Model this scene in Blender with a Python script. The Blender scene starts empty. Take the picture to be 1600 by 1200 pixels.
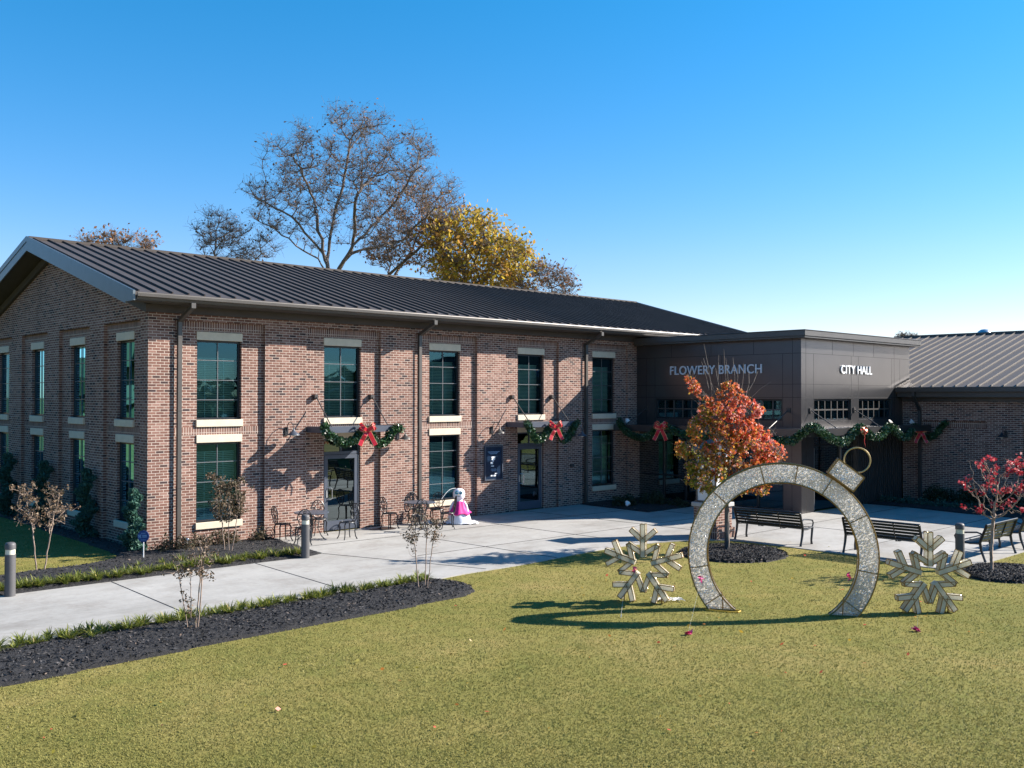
import bpy, bmesh, math, random
import numpy as np
from mathutils import Vector, Matrix, Quaternion
from math import radians as rad, sin, cos, pi, atan2, sqrt

# ---------------------------------------------------------------- camera, sky, sun
F_PX = 1523.6
YAW, PITCH, ROLL = rad(46.5), rad(0.784), rad(0.086)
C0 = np.array([-9.81, -23.084, 3.748])
_fw = np.array([cos(YAW)*cos(PITCH), sin(YAW)*cos(PITCH), sin(PITCH)])
_r = np.array([sin(YAW), -cos(YAW), 0.0]); _u = np.cross(_r, _fw)
_r2 = _r*cos(ROLL)+_u*sin(ROLL); _u2 = -_r*sin(ROLL)+_u*cos(ROLL)
SC = bpy.context.scene
COL = SC.collection
cam_d = bpy.data.cameras.new('camera'); cam = bpy.data.objects.new('camera', cam_d); COL.objects.link(cam)
cam_d.sensor_width = 36; cam_d.lens = F_PX/1600*36; cam_d.clip_start = 0.1; cam_d.clip_end = 6000
M = Matrix(((_r2[0], _u2[0], -_fw[0]), (_r2[1], _u2[1], -_fw[1]), (_r2[2], _u2[2], -_fw[2])))
cam.matrix_world = Matrix.Translation(C0) @ M.to_4x4()
SC.camera = cam

SUN = Vector((1.6, -1.0, 1.12)).normalized()
ELEV = math.asin(SUN.z); AZ = atan2(SUN.x, SUN.y)
W = bpy.data.worlds.new('World'); SC.world = W; W.use_nodes = True
nt = W.node_tree; nt.nodes.clear()
sky = nt.nodes.new('ShaderNodeTexSky'); sky.sky_type = 'NISHITA'; sky.sun_disc = False
sky.sun_elevation = ELEV; sky.sun_rotation = AZ
sky.altitude = 0; sky.air_density = 1.0; sky.dust_density = 0.15; sky.ozone_density = 3.0
bg = nt.nodes.new('ShaderNodeBackground'); bg.inputs[1].default_value = 0.082
hs = nt.nodes.new('ShaderNodeHueSaturation'); hs.inputs['Saturation'].default_value = 1.36; hs.inputs['Hue'].default_value = 0.4985; hs.inputs['Value'].default_value = 1.0
out = nt.nodes.new('ShaderNodeOutputWorld')
_tc = nt.nodes.new('ShaderNodeTexCoord'); _sx = nt.nodes.new('ShaderNodeSeparateXYZ'); _rp = nt.nodes.new('ShaderNodeValToRGB'); _mm = nt.nodes.new('ShaderNodeMix'); _mm.data_type = 'RGBA'; _mm.blend_type = 'MULTIPLY'; _mm.inputs[0].default_value = 1
nt.links.new(_tc.outputs['Generated'], _sx.inputs[0]); nt.links.new(_sx.outputs[2], _rp.inputs[0])
_rp.color_ramp.elements[0].position = 0.0; _rp.color_ramp.elements[0].color = (1.0, .80, .90, 1); _rp.color_ramp.elements[1].position = .40; _rp.color_ramp.elements[1].color = (.62, 1.08, 1.06, 1)
_e = _rp.color_ramp.elements.new(.14); _e.color = (1.02, .90, 1.0, 1)
nt.links.new(sky.outputs[0], hs.inputs['Color']); nt.links.new(hs.outputs[0], _mm.inputs[6]); nt.links.new(_rp.outputs[0], _mm.inputs[7]); nt.links.new(_mm.outputs[2], bg.inputs[0]); nt.links.new(bg.outputs[0], out.inputs[0])
ld = bpy.data.lights.new('sun', 'SUN'); ld.energy = 5.0; ld.angle = rad(0.53); ld.color = (1.0, 0.93, 0.84)
sun = bpy.data.objects.new('sun', ld); COL.objects.link(sun)
sun.rotation_euler = SUN.to_track_quat('Z', 'Y').to_euler(); sun.location = (30, -30, 40)
SC.view_settings.view_transform = 'Standard'; SC.view_settings.look = 'None'
SC.view_settings.exposure = 1.3; SC.view_settings.gamma = 1
SC.render.engine = 'CYCLES'
SC.cycles.max_bounces = 6; SC.cycles.transparent_max_bounces = 12
SC.cycles.sample_clamp_indirect = 4

# ---------------------------------------------------------------- pixel -> world helpers (survey of the place)
def ray(u, v): return _fw*F_PX + (u-800)*_r2 - (v-600)*_u2
def G(u, v, z=0.0): d = ray(u, v); return C0 + d*(z-C0[2])/d[2]
def PY(u, v, y): d = ray(u, v); return C0 + d*(y-C0[1])/d[1]
def PX(u, v, x): d = ray(u, v); return C0 + d*(x-C0[0])/d[0]
def DP(u, v, dep): return C0 + ray(u, v)*dep/F_PX

# ---------------------------------------------------------------- object helpers
def tag(o, label=None, cat=None, group=None, kind=None):
    if label: o['label'] = label
    if cat: o['category'] = cat
    if group: o['group'] = group
    if kind: o['kind'] = kind
    return o
def empty(name, loc=(0, 0, 0), rz=0, label=None, cat=None, group=None):
    o = bpy.data.objects.new(name, None); COL.objects.link(o); o.location = loc; o.rotation_euler = (0, 0, rz)
    o.empty_display_size = 0.2
    return tag(o, label, cat, group)
def copy_tree(o, parent=None):
    c = o.copy(); COL.objects.link(c)
    if parent is not None: c.parent = parent
    for ch in list(o.children): copy_tree(ch, c)
    return c
def np_mesh(name, verts, faces, mats, mat_idx=None, smooth=False, parent=None, tint=None, loc=None):
    """verts (N,3), faces (M,k) same k, or list of arrays"""
    me = bpy.data.meshes.new(name)
    verts = np.asarray(verts, np.float32)
    if not isinstance(faces, list): faces = [faces]
    faces = [np.asarray(f, np.int32) for f in faces if len(f)]
    me.vertices.add(len(verts)); me.vertices.foreach_set('co', verts.ravel())
    nl = sum(f.size for f in faces); npol = sum(len(f) for f in faces)
    me.loops.add(nl); me.polygons.add(npol)
    me.loops.foreach_set('vertex_index', np.concatenate([f.ravel() for f in faces]))
    tot = np.concatenate([np.full(len(f), f.shape[1]) for f in faces]); st = np.concatenate([[0], np.cumsum(tot)[:-1]])
    me.polygons.foreach_set('loop_start', st.astype(np.int32))
    if hasattr(me.polygons[0], 'loop_total') :
        try: me.polygons.foreach_set('loop_total', tot.astype(np.int32))
        except Exception: pass
    if mat_idx is not None: me.polygons.foreach_set('material_index', np.asarray(mat_idx, np.int32))
    me.polygons.foreach_set('use_smooth', np.full(npol, smooth))
    if tint is not None:
        a = me.attributes.new('tint', 'FLOAT', 'FACE'); a.data.foreach_set('value', np.asarray(tint, np.float32))
    me.update(calc_edges=True)
    for m in (mats if isinstance(mats, (list, tuple)) else [mats]): me.materials.append(m)
    o = bpy.data.objects.new(name, me); COL.objects.link(o)
    if parent is not None: o.parent = parent
    if loc is not None: o.location = loc
    return o

class MB:
    def __init__(s): s.v = []; s.f = []; s.m = []; s.mi = 0
    def add(s, vs, fs):
        b = len(s.v); s.v += [tuple(v) for v in vs]
        for f in fs: s.f.append(tuple(b+i for i in f)); s.m.append(s.mi)
        return s
    def box(s, x0, x1, y0, y1, z0, z1):
        x0, x1 = sorted((x0, x1)); y0, y1 = sorted((y0, y1)); z0, z1 = sorted((z0, z1))
        return s.add([(x0,y0,z0),(x1,y0,z0),(x1,y1,z0),(x0,y1,z0),(x0,y0,z1),(x1,y0,z1),(x1,y1,z1),(x0,y1,z1)],
                     [(0,3,2,1),(4,5,6,7),(0,1,5,4),(1,2,6,5),(2,3,7,6),(3,0,4,7)])
    def obox(s, c, ax, ay, az, hx, hy, hz):
        c, ax, ay, az = map(Vector, (c, ax, ay, az)); ax.normalize(); ay.normalize(); az.normalize()
        vs = [c+ax*(i*hx)+ay*(j*hy)+az*(k*hz) for k in (-1, 1) for (i, j) in ((-1,-1),(1,-1),(1,1),(-1,1))]
        fs = [(0,3,2,1),(4,5,6,7),(0,1,5,4),(1,2,6,5),(2,3,7,6),(3,0,4,7)]
        if ax.cross(ay).dot(az) < 0: fs = [f[::-1] for f in fs]
        return s.add(vs, fs)
    def bar(s, p, q, w, h, up=(0, 0, 1)):
        p, q = Vector(p), Vector(q); d = q-p; L = d.length; d.normalize(); up = Vector(up)
        sd = d.cross(up)
        if sd.length < 1e-4: sd = d.cross(Vector((1, 0, 0)))
        sd.normalize(); u = sd.cross(d)
        return s.obox((p+q)/2, d, sd, u, L/2, w/2, h/2)
    def tube(s, pts, r, n=8, cap=True, closed=False):
        pts = [Vector(p) for p in pts]; N = len(pts); rr = r if isinstance(r, (list, tuple)) else [r]*N
        b = len(s.v); prev = None
        for i, p in enumerate(pts):
            if closed: t = pts[(i+1) % N]-pts[i-1]
            else: t = pts[min(i+1, N-1)]-pts[max(i-1, 0)]
            t.normalize()
            if prev is None:
                a = Vector((0, 0, 1)) if abs(t.z) < .9 else Vector((1, 0, 0)); prev = t.cross(a).normalized()
            else:
                prev = (prev - t*prev.dot(t)); prev.normalize()
            c = t.cross(prev)
            for k in range(n):
                an = 2*pi*k/n; s.v.append(tuple(p+(prev*cos(an)+c*sin(an))*rr[i]))
        for i in range(N if closed else N-1):
            for k in range(n):
                a0 = b+i*n+k; a1 = b+i*n+(k+1) % n; j = (i+1) % N
                s.f.append((a0, a1, b+j*n+(k+1) % n, b+j*n+k)); s.m.append(s.mi)
        if cap and not closed:
            s.f.append(tuple(b+k for k in range(n))[::-1]); s.m.append(s.mi)
            s.f.append(tuple(b+(N-1)*n+k for k in range(n))); s.m.append(s.mi)
        return s
    def lathe(s, prof, c=(0, 0, 0), n=20, ax=None, sx=1, sy=1):
        b = len(s.v)
        for (r, z) in prof:
            for k in range(n):
                a = 2*pi*k/n; s.v.append((c[0]+r*sx*cos(a), c[1]+r*sy*sin(a), c[2]+z))
        for i in range(len(prof)-1):
            for k in range(n):
                s.f.append((b+i*n+k, b+i*n+(k+1) % n, b+(i+1)*n+(k+1) % n, b+(i+1)*n+k)); s.m.append(s.mi)
        s.f.append(tuple(b+k for k in range(n))[::-1]); s.m.append(s.mi)
        s.f.append(tuple(b+(len(prof)-1)*n+k for k in range(n))); s.m.append(s.mi)
        return s
    def prism(s, poly, z0, z1):
        n = len(poly); a = sum(poly[i][0]*poly[(i+1) % n][1]-poly[(i+1) % n][0]*poly[i][1] for i in range(n))
        if a < 0: poly = poly[::-1]
        b = len(s.v); s.v += [(x, y, z0) for x, y in poly]+[(x, y, z1) for x, y in poly]
        s.f.append(tuple(b+i for i in range(n))[::-1]); s.f.append(tuple(b+n+i for i in range(n))); s.m += [s.mi]*2
        for i in range(n): s.f.append((b+i, b+(i+1) % n, b+n+(i+1) % n, b+n+i)); s.m.append(s.mi)
        return s
    def mat(s, i): s.mi = i; return s
    def xform(s, Mx, b=0):
        for i in range(b, len(s.v)): s.v[i] = tuple(Mx @ Vector(s.v[i]))
        return s
    def build(s, name, mats, parent=None, smooth=False, bevel=0, loc=None):
        me = bpy.data.meshes.new(name); me.from_pydata(s.v, [], s.f)
        mats = mats if isinstance(mats, (list, tuple)) else [mats]
        for m in mats: me.materials.append(m)
        me.polygons.foreach_set('material_index', s.m)
        if bevel:
            bm = bmesh.new(); bm.from_mesh(me)
            bmesh.ops.bevel(bm, geom=[e for e in bm.edges if len(e.link_faces) == 2 and e.calc_face_angle(0) > .6], offset=bevel, segments=1, affect='EDGES')
            bm.to_mesh(me); bm.free()
        if smooth:
            me.polygons.foreach_set('use_smooth', [True]*len(me.polygons))
            try: me.set_sharp_from_angle(angle=rad(40))
            except Exception: pass
        me.update()
        o = bpy.data.objects.new(name, me); COL.objects.link(o)
        if parent is not None: o.parent = parent
        if loc is not None: o.location = loc
        return o

# ---------------------------------------------------------------- materials
class NT:
    def __init__(s, name):
        s.m = bpy.data.materials.new(name); s.m.use_nodes = True; s.t = s.m.node_tree; s.t.nodes.clear()
        s.o = s.n('ShaderNodeOutputMaterial'); s.p = s.n('ShaderNodeBsdfPrincipled'); s.l(s.p.outputs[0], s.o.inputs[0])
    def n(s, t, **k):
        x = s.t.nodes.new(t)
        for a, b in k.items(): setattr(x, a, b)
        return x
    def l(s, a, b): s.t.links.new(a, b)
    def set(s, **k):
        for a, b in k.items():
            a = {'col': 'Base Color', 'rough': 'Roughness', 'metal': 'Metallic', 'spec': 'Specular IOR Level', 'coat': 'Coat Weight', 'trans': 'Transmission Weight', 'sub': 'Subsurface Weight'}.get(a, a)
            s.p.inputs[a].default_value = (*b, 1) if isinstance(b, tuple) and len(b) == 3 else b
        return s
    def noise(s, scale, detail=4, rough=.6, vec=None, dim='3D'):
        x = s.n('ShaderNodeTexNoise'); x.inputs['Scale'].default_value = scale; x.inputs['Detail'].default_value = detail; x.inputs['Roughness'].default_value = rough
        s.l(vec if vec is not None else s.coord(), x.inputs['Vector']); return x.outputs['Fac']
    def coord(s):
        if not hasattr(s, '_c'): s._c = s.n('ShaderNodeTexCoord').outputs['Object']
        return s._c
    def mapping(s, scale=(1, 1, 1), rot=(0, 0, 0), vec=None):
        x = s.n('ShaderNodeMapping'); x.inputs['Scale'].default_value = scale; x.inputs['Rotation'].default_value = rot
        s.l(vec if vec is not None else s.coord(), x.inputs[0]); return x.outputs[0]
    def ramp(s, fac, stops, interp='LINEAR'):
        x = s.n('ShaderNodeValToRGB'); cr = x.color_ramp; cr.interpolation = interp
        while len(cr.elements) < len(stops): cr.elements.new(.5)
        for e, (p, c) in zip(cr.elements, stops): e.position = p; e.color = (*c, 1) if not isinstance(c, (int, float)) else (c, c, c, 1)
        s.l(fac, x.inputs[0]); return x.outputs[0]
    def mix(s, f, a, b, mode='MIX'):
        x = s.n('ShaderNodeMix', data_type='RGBA', blend_type=mode)
        for i, q in ((0, f), (6, a), (7, b)):
            if isinstance(q, (int, float)): x.inputs[i].default_value = q
            elif isinstance(q, tuple): x.inputs[i].default_value = (*q, 1)
            else: s.l(q, x.inputs[i])
        return x.outputs[2]
    def math(s, op, a, b=0.0):
        x = s.n('ShaderNodeMath', operation=op)
        for i, q in enumerate((a, b)):
            if isinstance(q, (int, float)): x.inputs[i].default_value = q
            else: s.l(q, x.inputs[i])
        return x.outputs[0]
    def bump(s, h, dist=.01, strength=1.0):
        x = s.n('ShaderNodeBump'); x.inputs['Distance'].default_value = dist; x.inputs['Strength'].default_value = strength
        s.l(h, x.inputs['Height']); s.l(x.outputs[0], s.p.inputs['Normal']); return s
    def col(s, c): s.l(c, s.p.inputs['Base Color']); return s
    def attr(s, name='tint'):
        x = s.n('ShaderNodeAttribute'); x.attribute_name = name; return x.outputs['Fac']

def paint(name, c, rough=.5, var=.12, metal=0, scale=3, bump=0):
    t = NT(name).set(rough=rough, metal=metal)
    f = t.noise(scale, 5)
    c1 = tuple(max(0, x*(1-var)) for x in c); c2 = tuple(x*(1+var) for x in c)
    t.col(t.ramp(f, [(.3, c1), (.7, c2)]))
    if bump: t.bump(t.noise(scale*20, 3), bump)
    return t.m

def wall_uv(t):
    g = t.n('ShaderNodeNewGeometry'); sp = t.n('ShaderNodeSeparateXYZ'); t.l(g.outputs['Position'], sp.inputs[0])
    sn = t.n('ShaderNodeSeparateXYZ'); t.l(g.outputs['True Normal'], sn.inputs[0])
    isx = t.math('GREATER_THAN', t.math('ABSOLUTE', sn.outputs[0]), .7)
    mx = t.n('ShaderNodeMix', data_type='FLOAT'); t.l(isx, mx.inputs[0]); t.l(sp.outputs[0], mx.inputs[2]); t.l(sp.outputs[1], mx.inputs[3])
    return mx.outputs[0], sp.outputs[2]

BR = [(0.0, (.055, .036, .038)), (.08, (.09, .054, .048)), (.14, (.16, .078, .060)), (.5, (.215, .106, .080)), (.82, (.265, .138, .104)), (.97, (.34, .20, .16))]
def brick_mat(name, soldier=False, herring=False):
    t = NT(name).set(rough=.88, spec=.25)
    u, z = wall_uv(t)
    cb = t.n('ShaderNodeCombineXYZ')
    if soldier: t.l(z, cb.inputs[0]); t.l(u, cb.inputs[1])
    else: t.l(u, cb.inputs[0]); t.l(z, cb.inputs[1])
    vec = cb.outputs[0]
    if herring: vec = t.mapping(rot=(0, 0, rad(45)), vec=vec)
    b = t.n('ShaderNodeTexBrick'); t.l(vec, b.inputs['Vector'])
    b.offset = 0.0 if soldier else .5; b.squash = 1
    b.inputs['Scale'].default_value = 1; b.inputs['Brick Width'].default_value = .2032; b.inputs['Row Height'].default_value = .0677
    b.inputs['Mortar Size'].default_value = .0078; b.inputs['Mortar Smooth'].default_value = .15
    b.inputs['Color1'].default_value = (0, 0, 0, 1); b.inputs['Color2'].default_value = (1, 1, 1, 1); b.inputs['Mortar'].default_value = (.5, .5, .5, 1)
    br = t.ramp(b.outputs['Color'], BR if not soldier else [(0, (.12, .07, .06)), (.3, (.2, .105, .082)), (1, (.27, .15, .115))])
    fine = t.noise(60, 3); big = t.noise(.35, 3)
    br = t.mix(.55, br, t.ramp(fine, [(.3, .55), (.7, 1.0)]), 'MULTIPLY')
    mort = t.ramp(t.noise(25, 2), [(.3, (.47, .375, .315)), (.7, (.64, .53, .45))])
    c = t.mix(b.outputs['Fac'], br, mort)
    c = t.mix(1.0, c, t.ramp(big, [(.3, .84), (.7, 1.04)]), 'MULTIPLY'); c = t.mix(1.0, c, t.ramp(t.noise(1.0, 4, .7, t.mapping((2.2, 2.2, .18))), [(.3, .86), (.6, 1.03)]), 'MULTIPLY')
    t.col(c)
    h = t.math('ADD', t.math('MULTIPLY', b.outputs['Fac'], -1.0), t.math('MULTIPLY', fine, .35))
    t.bump(h, .006, .8)
    return t.m

MT = {}
MT['brick'] = brick_mat('red_brown_brick'); MT['soldier'] = brick_mat('soldier_brick', soldier=True); MT['herring'] = brick_mat('herringbone_brick', herring=True)
MT['stone'] = paint('cast_stone', (.62, .53, .40), .85, .08, scale=6, bump=.002)
MT['stonegrey'] = paint('grey_cap_stone', (.42, .41, .39), .85, .1, scale=6)
MT['roof'] = paint('roof_metal', (.074, .062, .055), .5, .14, metal=.1, scale=.8)
MT['rake'] = paint('sky_tinted_fascia', (.16, .185, .20), .4, .06, metal=.75)  # blue of the mirrored sky tinted into the base colour
for _k in ('roof',): MT[_k].node_tree.nodes['Principled BSDF'].inputs['Specular IOR Level'].default_value = .2
MT['trim'] = paint('dark_bronze_trim', (.075, .068, .064), .38, .1, metal=.3)
MT['gutter'] = paint('bronze_gutter', (.095, .086, .078), .4, .08, metal=.3)
MT['panel'] = paint('bronze_panel', (.125, .120, .122), .3, .05, metal=.8, scale=1.2)
MT['joint'] = NT('panel_joint').set(col=(.015, .014, .014), rough=.8).m
MT['soffit'] = paint('soffit', (.06, .05, .045), .7)
MT['frame'] = paint('black_window_frame', (.02, .021, .024), .35, .1)
MT['muntin'] = paint('grey_muntin', (.12, .125, .13), .4, .08)
MT['doorframe'] = paint('grey_door_frame', (.065, .075, .10), .4, .08)
MT['steel'] = NT('brushed_steel').set(col=(.62, .62, .62), rough=.3, metal=.9).m
MT['black'] = paint('black_cast_iron', (.016, .018, .022), .38, .15, scale=8)
MT['bench'] = paint('black_bench_metal', (.014, .017, .021), .3, .15, scale=8)
MT['white'] = paint('white_plastic', (.8, .8, .8), .5, .04)
MT['letter'] = paint('white_letter', (.85, .85, .85), .4, .02)
MT['letterg'] = paint('grey_letter', (.62, .63, .66), .4, .03)  # plain grey, darker than the front letters
MT['dark'] = NT('unlit_room_black').set(col=(.008, .010, .011), rough=.9).m  # near-black colour stands in for unlit rooms behind the glass
def glass_mat(name, tint=(.10, .30, .28), refl=.3, gc=(.75, .9, .95)):
    t = NT(name); t.t.nodes.remove(t.p)
    tr = t.n('ShaderNodeBsdfTransparent'); tr.inputs[0].default_value = (*tint, 1)
    gl = t.n('ShaderNodeBsdfGlossy'); gl.inputs['Roughness'].default_value = .015; gl.inputs[0].default_value = (*gc, 1)
    w = t.noise(1.3, 1); bp = t.n('ShaderNodeBump'); bp.inputs['Distance'].default_value = .004; bp.inputs['Strength'].default_value = .35; t.l(w, bp.inputs['Height']); t.l(bp.outputs[0], gl.inputs['Normal'])
    fr = t.n('ShaderNodeFresnel'); fr.inputs[0].default_value = 1.5
    f = t.math('ADD', t.math('MULTIPLY', fr.outputs[0], 1.2), refl)
    mx = t.n('ShaderNodeMixShader'); t.l(f, mx.inputs[0]); t.l(tr.outputs[0], mx.inputs[1]); t.l(gl.outputs[0], mx.inputs[2]); t.l(mx.outputs[0], t.o.inputs[0])
    return t.m
MT['glass'] = glass_mat('green_tinted_glass', (.50, .74, .72), .06, (.2, .60, .88))
MT['doorglass'] = glass_mat('door_glass', (.03, .04, .045), .14)
t = NT('blind_slats').set(rough=.6); u, z = wall_uv(t)
MT['blind'] = t.set(col=(.80, .84, .78)).m
# concrete
t = NT('concrete').set(rough=.85, spec=.3)
a = t.noise(.5, 5, .65, t.mapping((.35, 1.3, 1), (0, 0, .5))); b_ = t.noise(9, 6, .7); c_ = t.noise(90, 2); st_ = t.noise(.9, 6, .75, t.mapping((1, 1, 1), vec=None))
cc = t.ramp(a, [(.3, (.30, .288, .268)), (.5, (.385, .37, .347)), (.7, (.45, .435, .41))])
cc = t.mix(.5, cc, t.ramp(b_, [(.3, .72), (.65, 1.0)]), 'MULTIPLY')
cc = t.mix(.35, cc, t.ramp(c_, [(.3, .7), (.7, 1.0)]), 'MULTIPLY')
cc = t.mix(1.0, cc, t.ramp(st_, [(.36, (.82, .80, .78)), (.5, (.97, .97, .96)), (.7, (1.04, 1.04, 1.04))]), 'MULTIPLY')
t.col(cc).bump(b_, .003, .6); MT['concrete'] = t.m
# lawn
t = NT('lawn_grass').set(rough=.95, spec=.1)
a = t.noise(.28, 4, .6); b_ = t.noise(2.2, 5, .7); c_ = t.noise(38, 4, .75)
cc = t.ramp(a, [(.3, (.165, .165, .046)), (.5, (.225, .205, .062)), (.72, (.30, .245, .095))])
cc = t.mix(.8, cc, t.ramp(b_, [(.3, (.66, .74, .58)), (.7, (1.15, 1.02, 1.0))]), 'MULTIPLY')
cc = t.mix(.9, cc, t.ramp(c_, [(.3, .8), (.7, 1.08)]), 'MULTIPLY')
t.col(cc).bump(c_, .012, .7); MT['lawn'] = t.m
def leafmat(name, stops, rough=.55, trans=.25, spec=.35):
    t = NT(name).set(rough=rough, spec=spec)
    c = t.ramp(t.attr(), stops); t.col(c)
    tl = t.n('ShaderNodeBsdfTranslucent'); t.l(c, tl.inputs[0])
    mx = t.n('ShaderNodeMixShader'); mx.inputs[0].default_value = trans; t.l(t.p.outputs[0], mx.inputs[1]); t.l(tl.outputs[0], mx.inputs[2]); t.l(mx.outputs[0], t.o.inputs[0])
    return t.m
MT['blade'] = leafmat('grass_blade', [(0, (.165, .17, .045)), (.45, (.235, .215, .064)), (.8, (.29, .25, .09)), (1, (.50, .43, .25))], .7, .3, .15)
MT['liriope'] = leafmat('liriope_leaf', [(0, (.04, .07, .012)), (.5, (.15, .18, .03)), (.85, (.30, .30, .06)), (1, (.48, .38, .15))], .5, .35)
MT['maple'] = leafmat('autumn_maple_leaf', [(0, (.20, .22, .03)), (.25, (.36, .28, .04)), (.42, (.58, .27, .05)), (.6, (.72, .20, .06)), (.8, (.74, .12, .08)), (1, (.78, .42, .36))], .4, .45)
MT['redleaf'] = leafmat('crimson_leaf', [(0, (.20, .012, .02)), (.6, (.42, .03, .05)), (1, (.55, .14, .14))], .45, .35)
MT['yellow'] = leafmat('yellow_leaf', [(0, (.16, .17, .03)), (.4, (.36, .28, .035)), (.8, (.55, .38, .05)), (1, (.50, .26, .07))], .6, .5)
MT['sparse'] = leafmat('rusty_leaf', [(0, (.05, .05, .03)), (.5, (.17, .09, .05)), (1, (.34, .17, .08))], .7, .3)
MT['myrtle'] = leafmat('dry_myrtle_leaf', [(0, (.035, .045, .02)), (.5, (.11, .075, .045)), (.8, (.22, .14, .09)), (1, (.33, .25, .17))], .6, .25)
MT['juniper'] = leafmat('blue_juniper', [(0, (.015, .05, .035)), (.5, (.04, .12, .085)), (1, (.12, .24, .17))], .6, .15)
MT['shrub'] = leafmat('dark_shrub', [(0, (.015, .022, .01)), (.6, (.035, .05, .02)), (1, (.07, .08, .035))], .6, .15)
MT['garland'] = leafmat('garland_leaf', [(0, (.008, .028, .012)), (.5, (.022, .07, .022)), (.9, (.07, .15, .045)), (1, (.3, .4, .3))], .35, .1, .6)
MT['bark'] = paint('grey_bark', (.15, .125, .105), .9, .25, scale=12)
MT['barkdark'] = paint('dark_bark', (.15, .12, .10), .9, .25, scale=12)
MT['barkpale'] = paint('pale_bark', (.30, .22, .17), .85, .25, scale=12)
# mulch
t = NT('black_mulch').set(rough=.9); a = t.noise(22, 5, .8)
t.col(t.ramp(a, [(.35, (.006, .006, .007)), (.6, (.030, .028, .029)), (.8, (.07, .062, .060))])).bump(a, .05, 1); MT['mulch'] = t.m
MT['chip'] = leafmat('mulch_chip', [(0, (.008, .008, .009)), (.7, (.035, .033, .035)), (.93, (.09, .085, .085)), (1, (.20, .14, .10))], .8, 0)
t = NT('pale_crystal_mesh')
def sparkle(name, c1, c2, c3, scale, hole, metal=.4, tr_=.35):
    t = NT(name).set(rough=.35, metal=metal)
    v = t.n('ShaderNodeTexVoronoi'); v.inputs['Scale'].default_value = scale; t.l(t.coord(), v.inputs['Vector'])
    w = t.n('ShaderNodeSeparateColor'); t.l(v.outputs['Color'], w.inputs[0])
    t.col(t.ramp(w.outputs[0], [(0, c1), (.35, c2), (.8, c2), (1, c3)]))
    t.bump(w.outputs[1], .004, .5)
    tl = t.n('ShaderNodeBsdfTranslucent'); tl.inputs[0].default_value = (*c3, 1); m2 = t.n('ShaderNodeMixShader'); m2.inputs[0].default_value = tr_
    t.l(t.p.outputs[0], m2.inputs[1]); t.l(tl.outputs[0], m2.inputs[2])
    tr = t.n('ShaderNodeBsdfTransparent'); mx = t.n('ShaderNodeMixShader')
    t.l(t.math('LESS_THAN', w.outputs[2], hole), mx.inputs[0]); t.l(m2.outputs[0], mx.inputs[1]); t.l(tr.outputs[0], mx.inputs[2]); t.l(mx.outputs[0], t.o.inputs[0])
    return t.m
MT['crystal'] = sparkle('silver_tinsel_mesh', (.03, .03, .04), (.40, .38, .37), (.95, .92, .86), 80, .16, .2, .40)
MT['flake'] = NT('tinsel_flake').set(col=(.92, .90, .86), rough=.25, metal=.85).m
MT['flakegold'] = NT('gold_tinsel_flake').set(col=(.90, .82, .62), rough=.3, metal=.8).m
MT['tinsel'] = sparkle('champagne_tinsel_mesh', (.60, .54, .40), (.82, .77, .62), (.92, .89, .80), 110, -1, .0, .5)
MT['gold'] = NT('gold_frame').set(col=(.30, .18, .06), rough=.4, metal=.7).m
MT['goldpale'] = NT('pale_gold_edge').set(col=(.50, .36, .16), rough=.45, metal=.4).m
MT['ribbon'] = paint('red_ribbon', (.50, .008, .022), .4, .15, scale=12)
MT['ribbongold'] = NT('gold_ribbon_edge').set(col=(.75, .55, .28), rough=.4, metal=.3).m
MT['pink'] = paint('hot_pink_fabric', (.62, .012, .22), .6, .2, scale=18)
MT['pinkribbon'] = paint('pink_ribbon', (.65, .06, .20), .5, .1)
MT['snow'] = paint('white_fabric', (.78, .79, .84), .7, .05, scale=5)
MT['teal'] = NT('teal_lens').set(col=(.02, .25, .32), rough=.15, coat=1.0).m
MT['navy'] = paint('navy_poster', (.008, .022, .05), .25, .3, scale=4)
MT['signblue'] = paint('blue_sign', (.012, .06, .22), .4, .06)
MT['signtext'] = paint('light_blue_print', (.25, .42, .62), .5, .05)
MT['bulb'] = NT('lamp_bulb').set(col=(.85, .83, .75), rough=.3).m
MT['yellowcable'] = NT('yellow_cable').set(col=(.6, .35, .03), rough=.5).m
MT['bollard'] = paint('grey_bollard', (.085, .082, .084), .55, .08, scale=5)
MT['bollardglow'] = NT('bollard_band').set(col=(.62, .60, .48), rough=.25).m
MT['darkgreen'] = paint('tree_guard', (.055, .05, .048), .8)
# ---------------------------------------------------------------- ground
def sheet(name, polys, z0, z1, m, **k):
    b = MB()
    for p in polys: b.prism(p, z0, z1)
    o = b.build(name, m, bevel=k.get('bevel', 0)); tag(o, kind='structure'); return o
lawn = MB(); lawn.add([(-2500, -2500, 0), (2500, -2500, 0), (2500, 2500, 0), (-2500, 2500, 0)], [(0, 1, 2, 3)])
tag(lawn.build('lawn', MT['lawn']), kind='structure')
def smooth(pts, n=4):
    out_ = []
    for i in range(len(pts)-1):
        p0, p1, p2, p3 = (np.array(pts[max(0, min(len(pts)-1, j))], float) for j in (i-1, i, i+1, i+2))
        for k in range(n):
            t_ = k/n
            out_.append(tuple(.5*((2*p1)+(-p0+p2)*t_+(2*p0-5*p1+4*p2-p3)*t_*t_+(-p0+3*p1-3*p2+p3)*t_**3)))
    out_.append(tuple(pts[-1])); return out_
front = smooth([(2.84, -7.5), (3.72, -7.4), (5.0, -7.42), (6.3, -7.36), (7.68, -7.22), (9.4, -7.22), (10.86, -7.62), (11.9, -8.4), (12.05, -9.4), (12.06, -11.0), (12.06, -11.9), (11.8, -12.6), (11.66, -13.3), (11.75, -14.0), (12.05, -14.36), (12.8, -14.42)])
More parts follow.
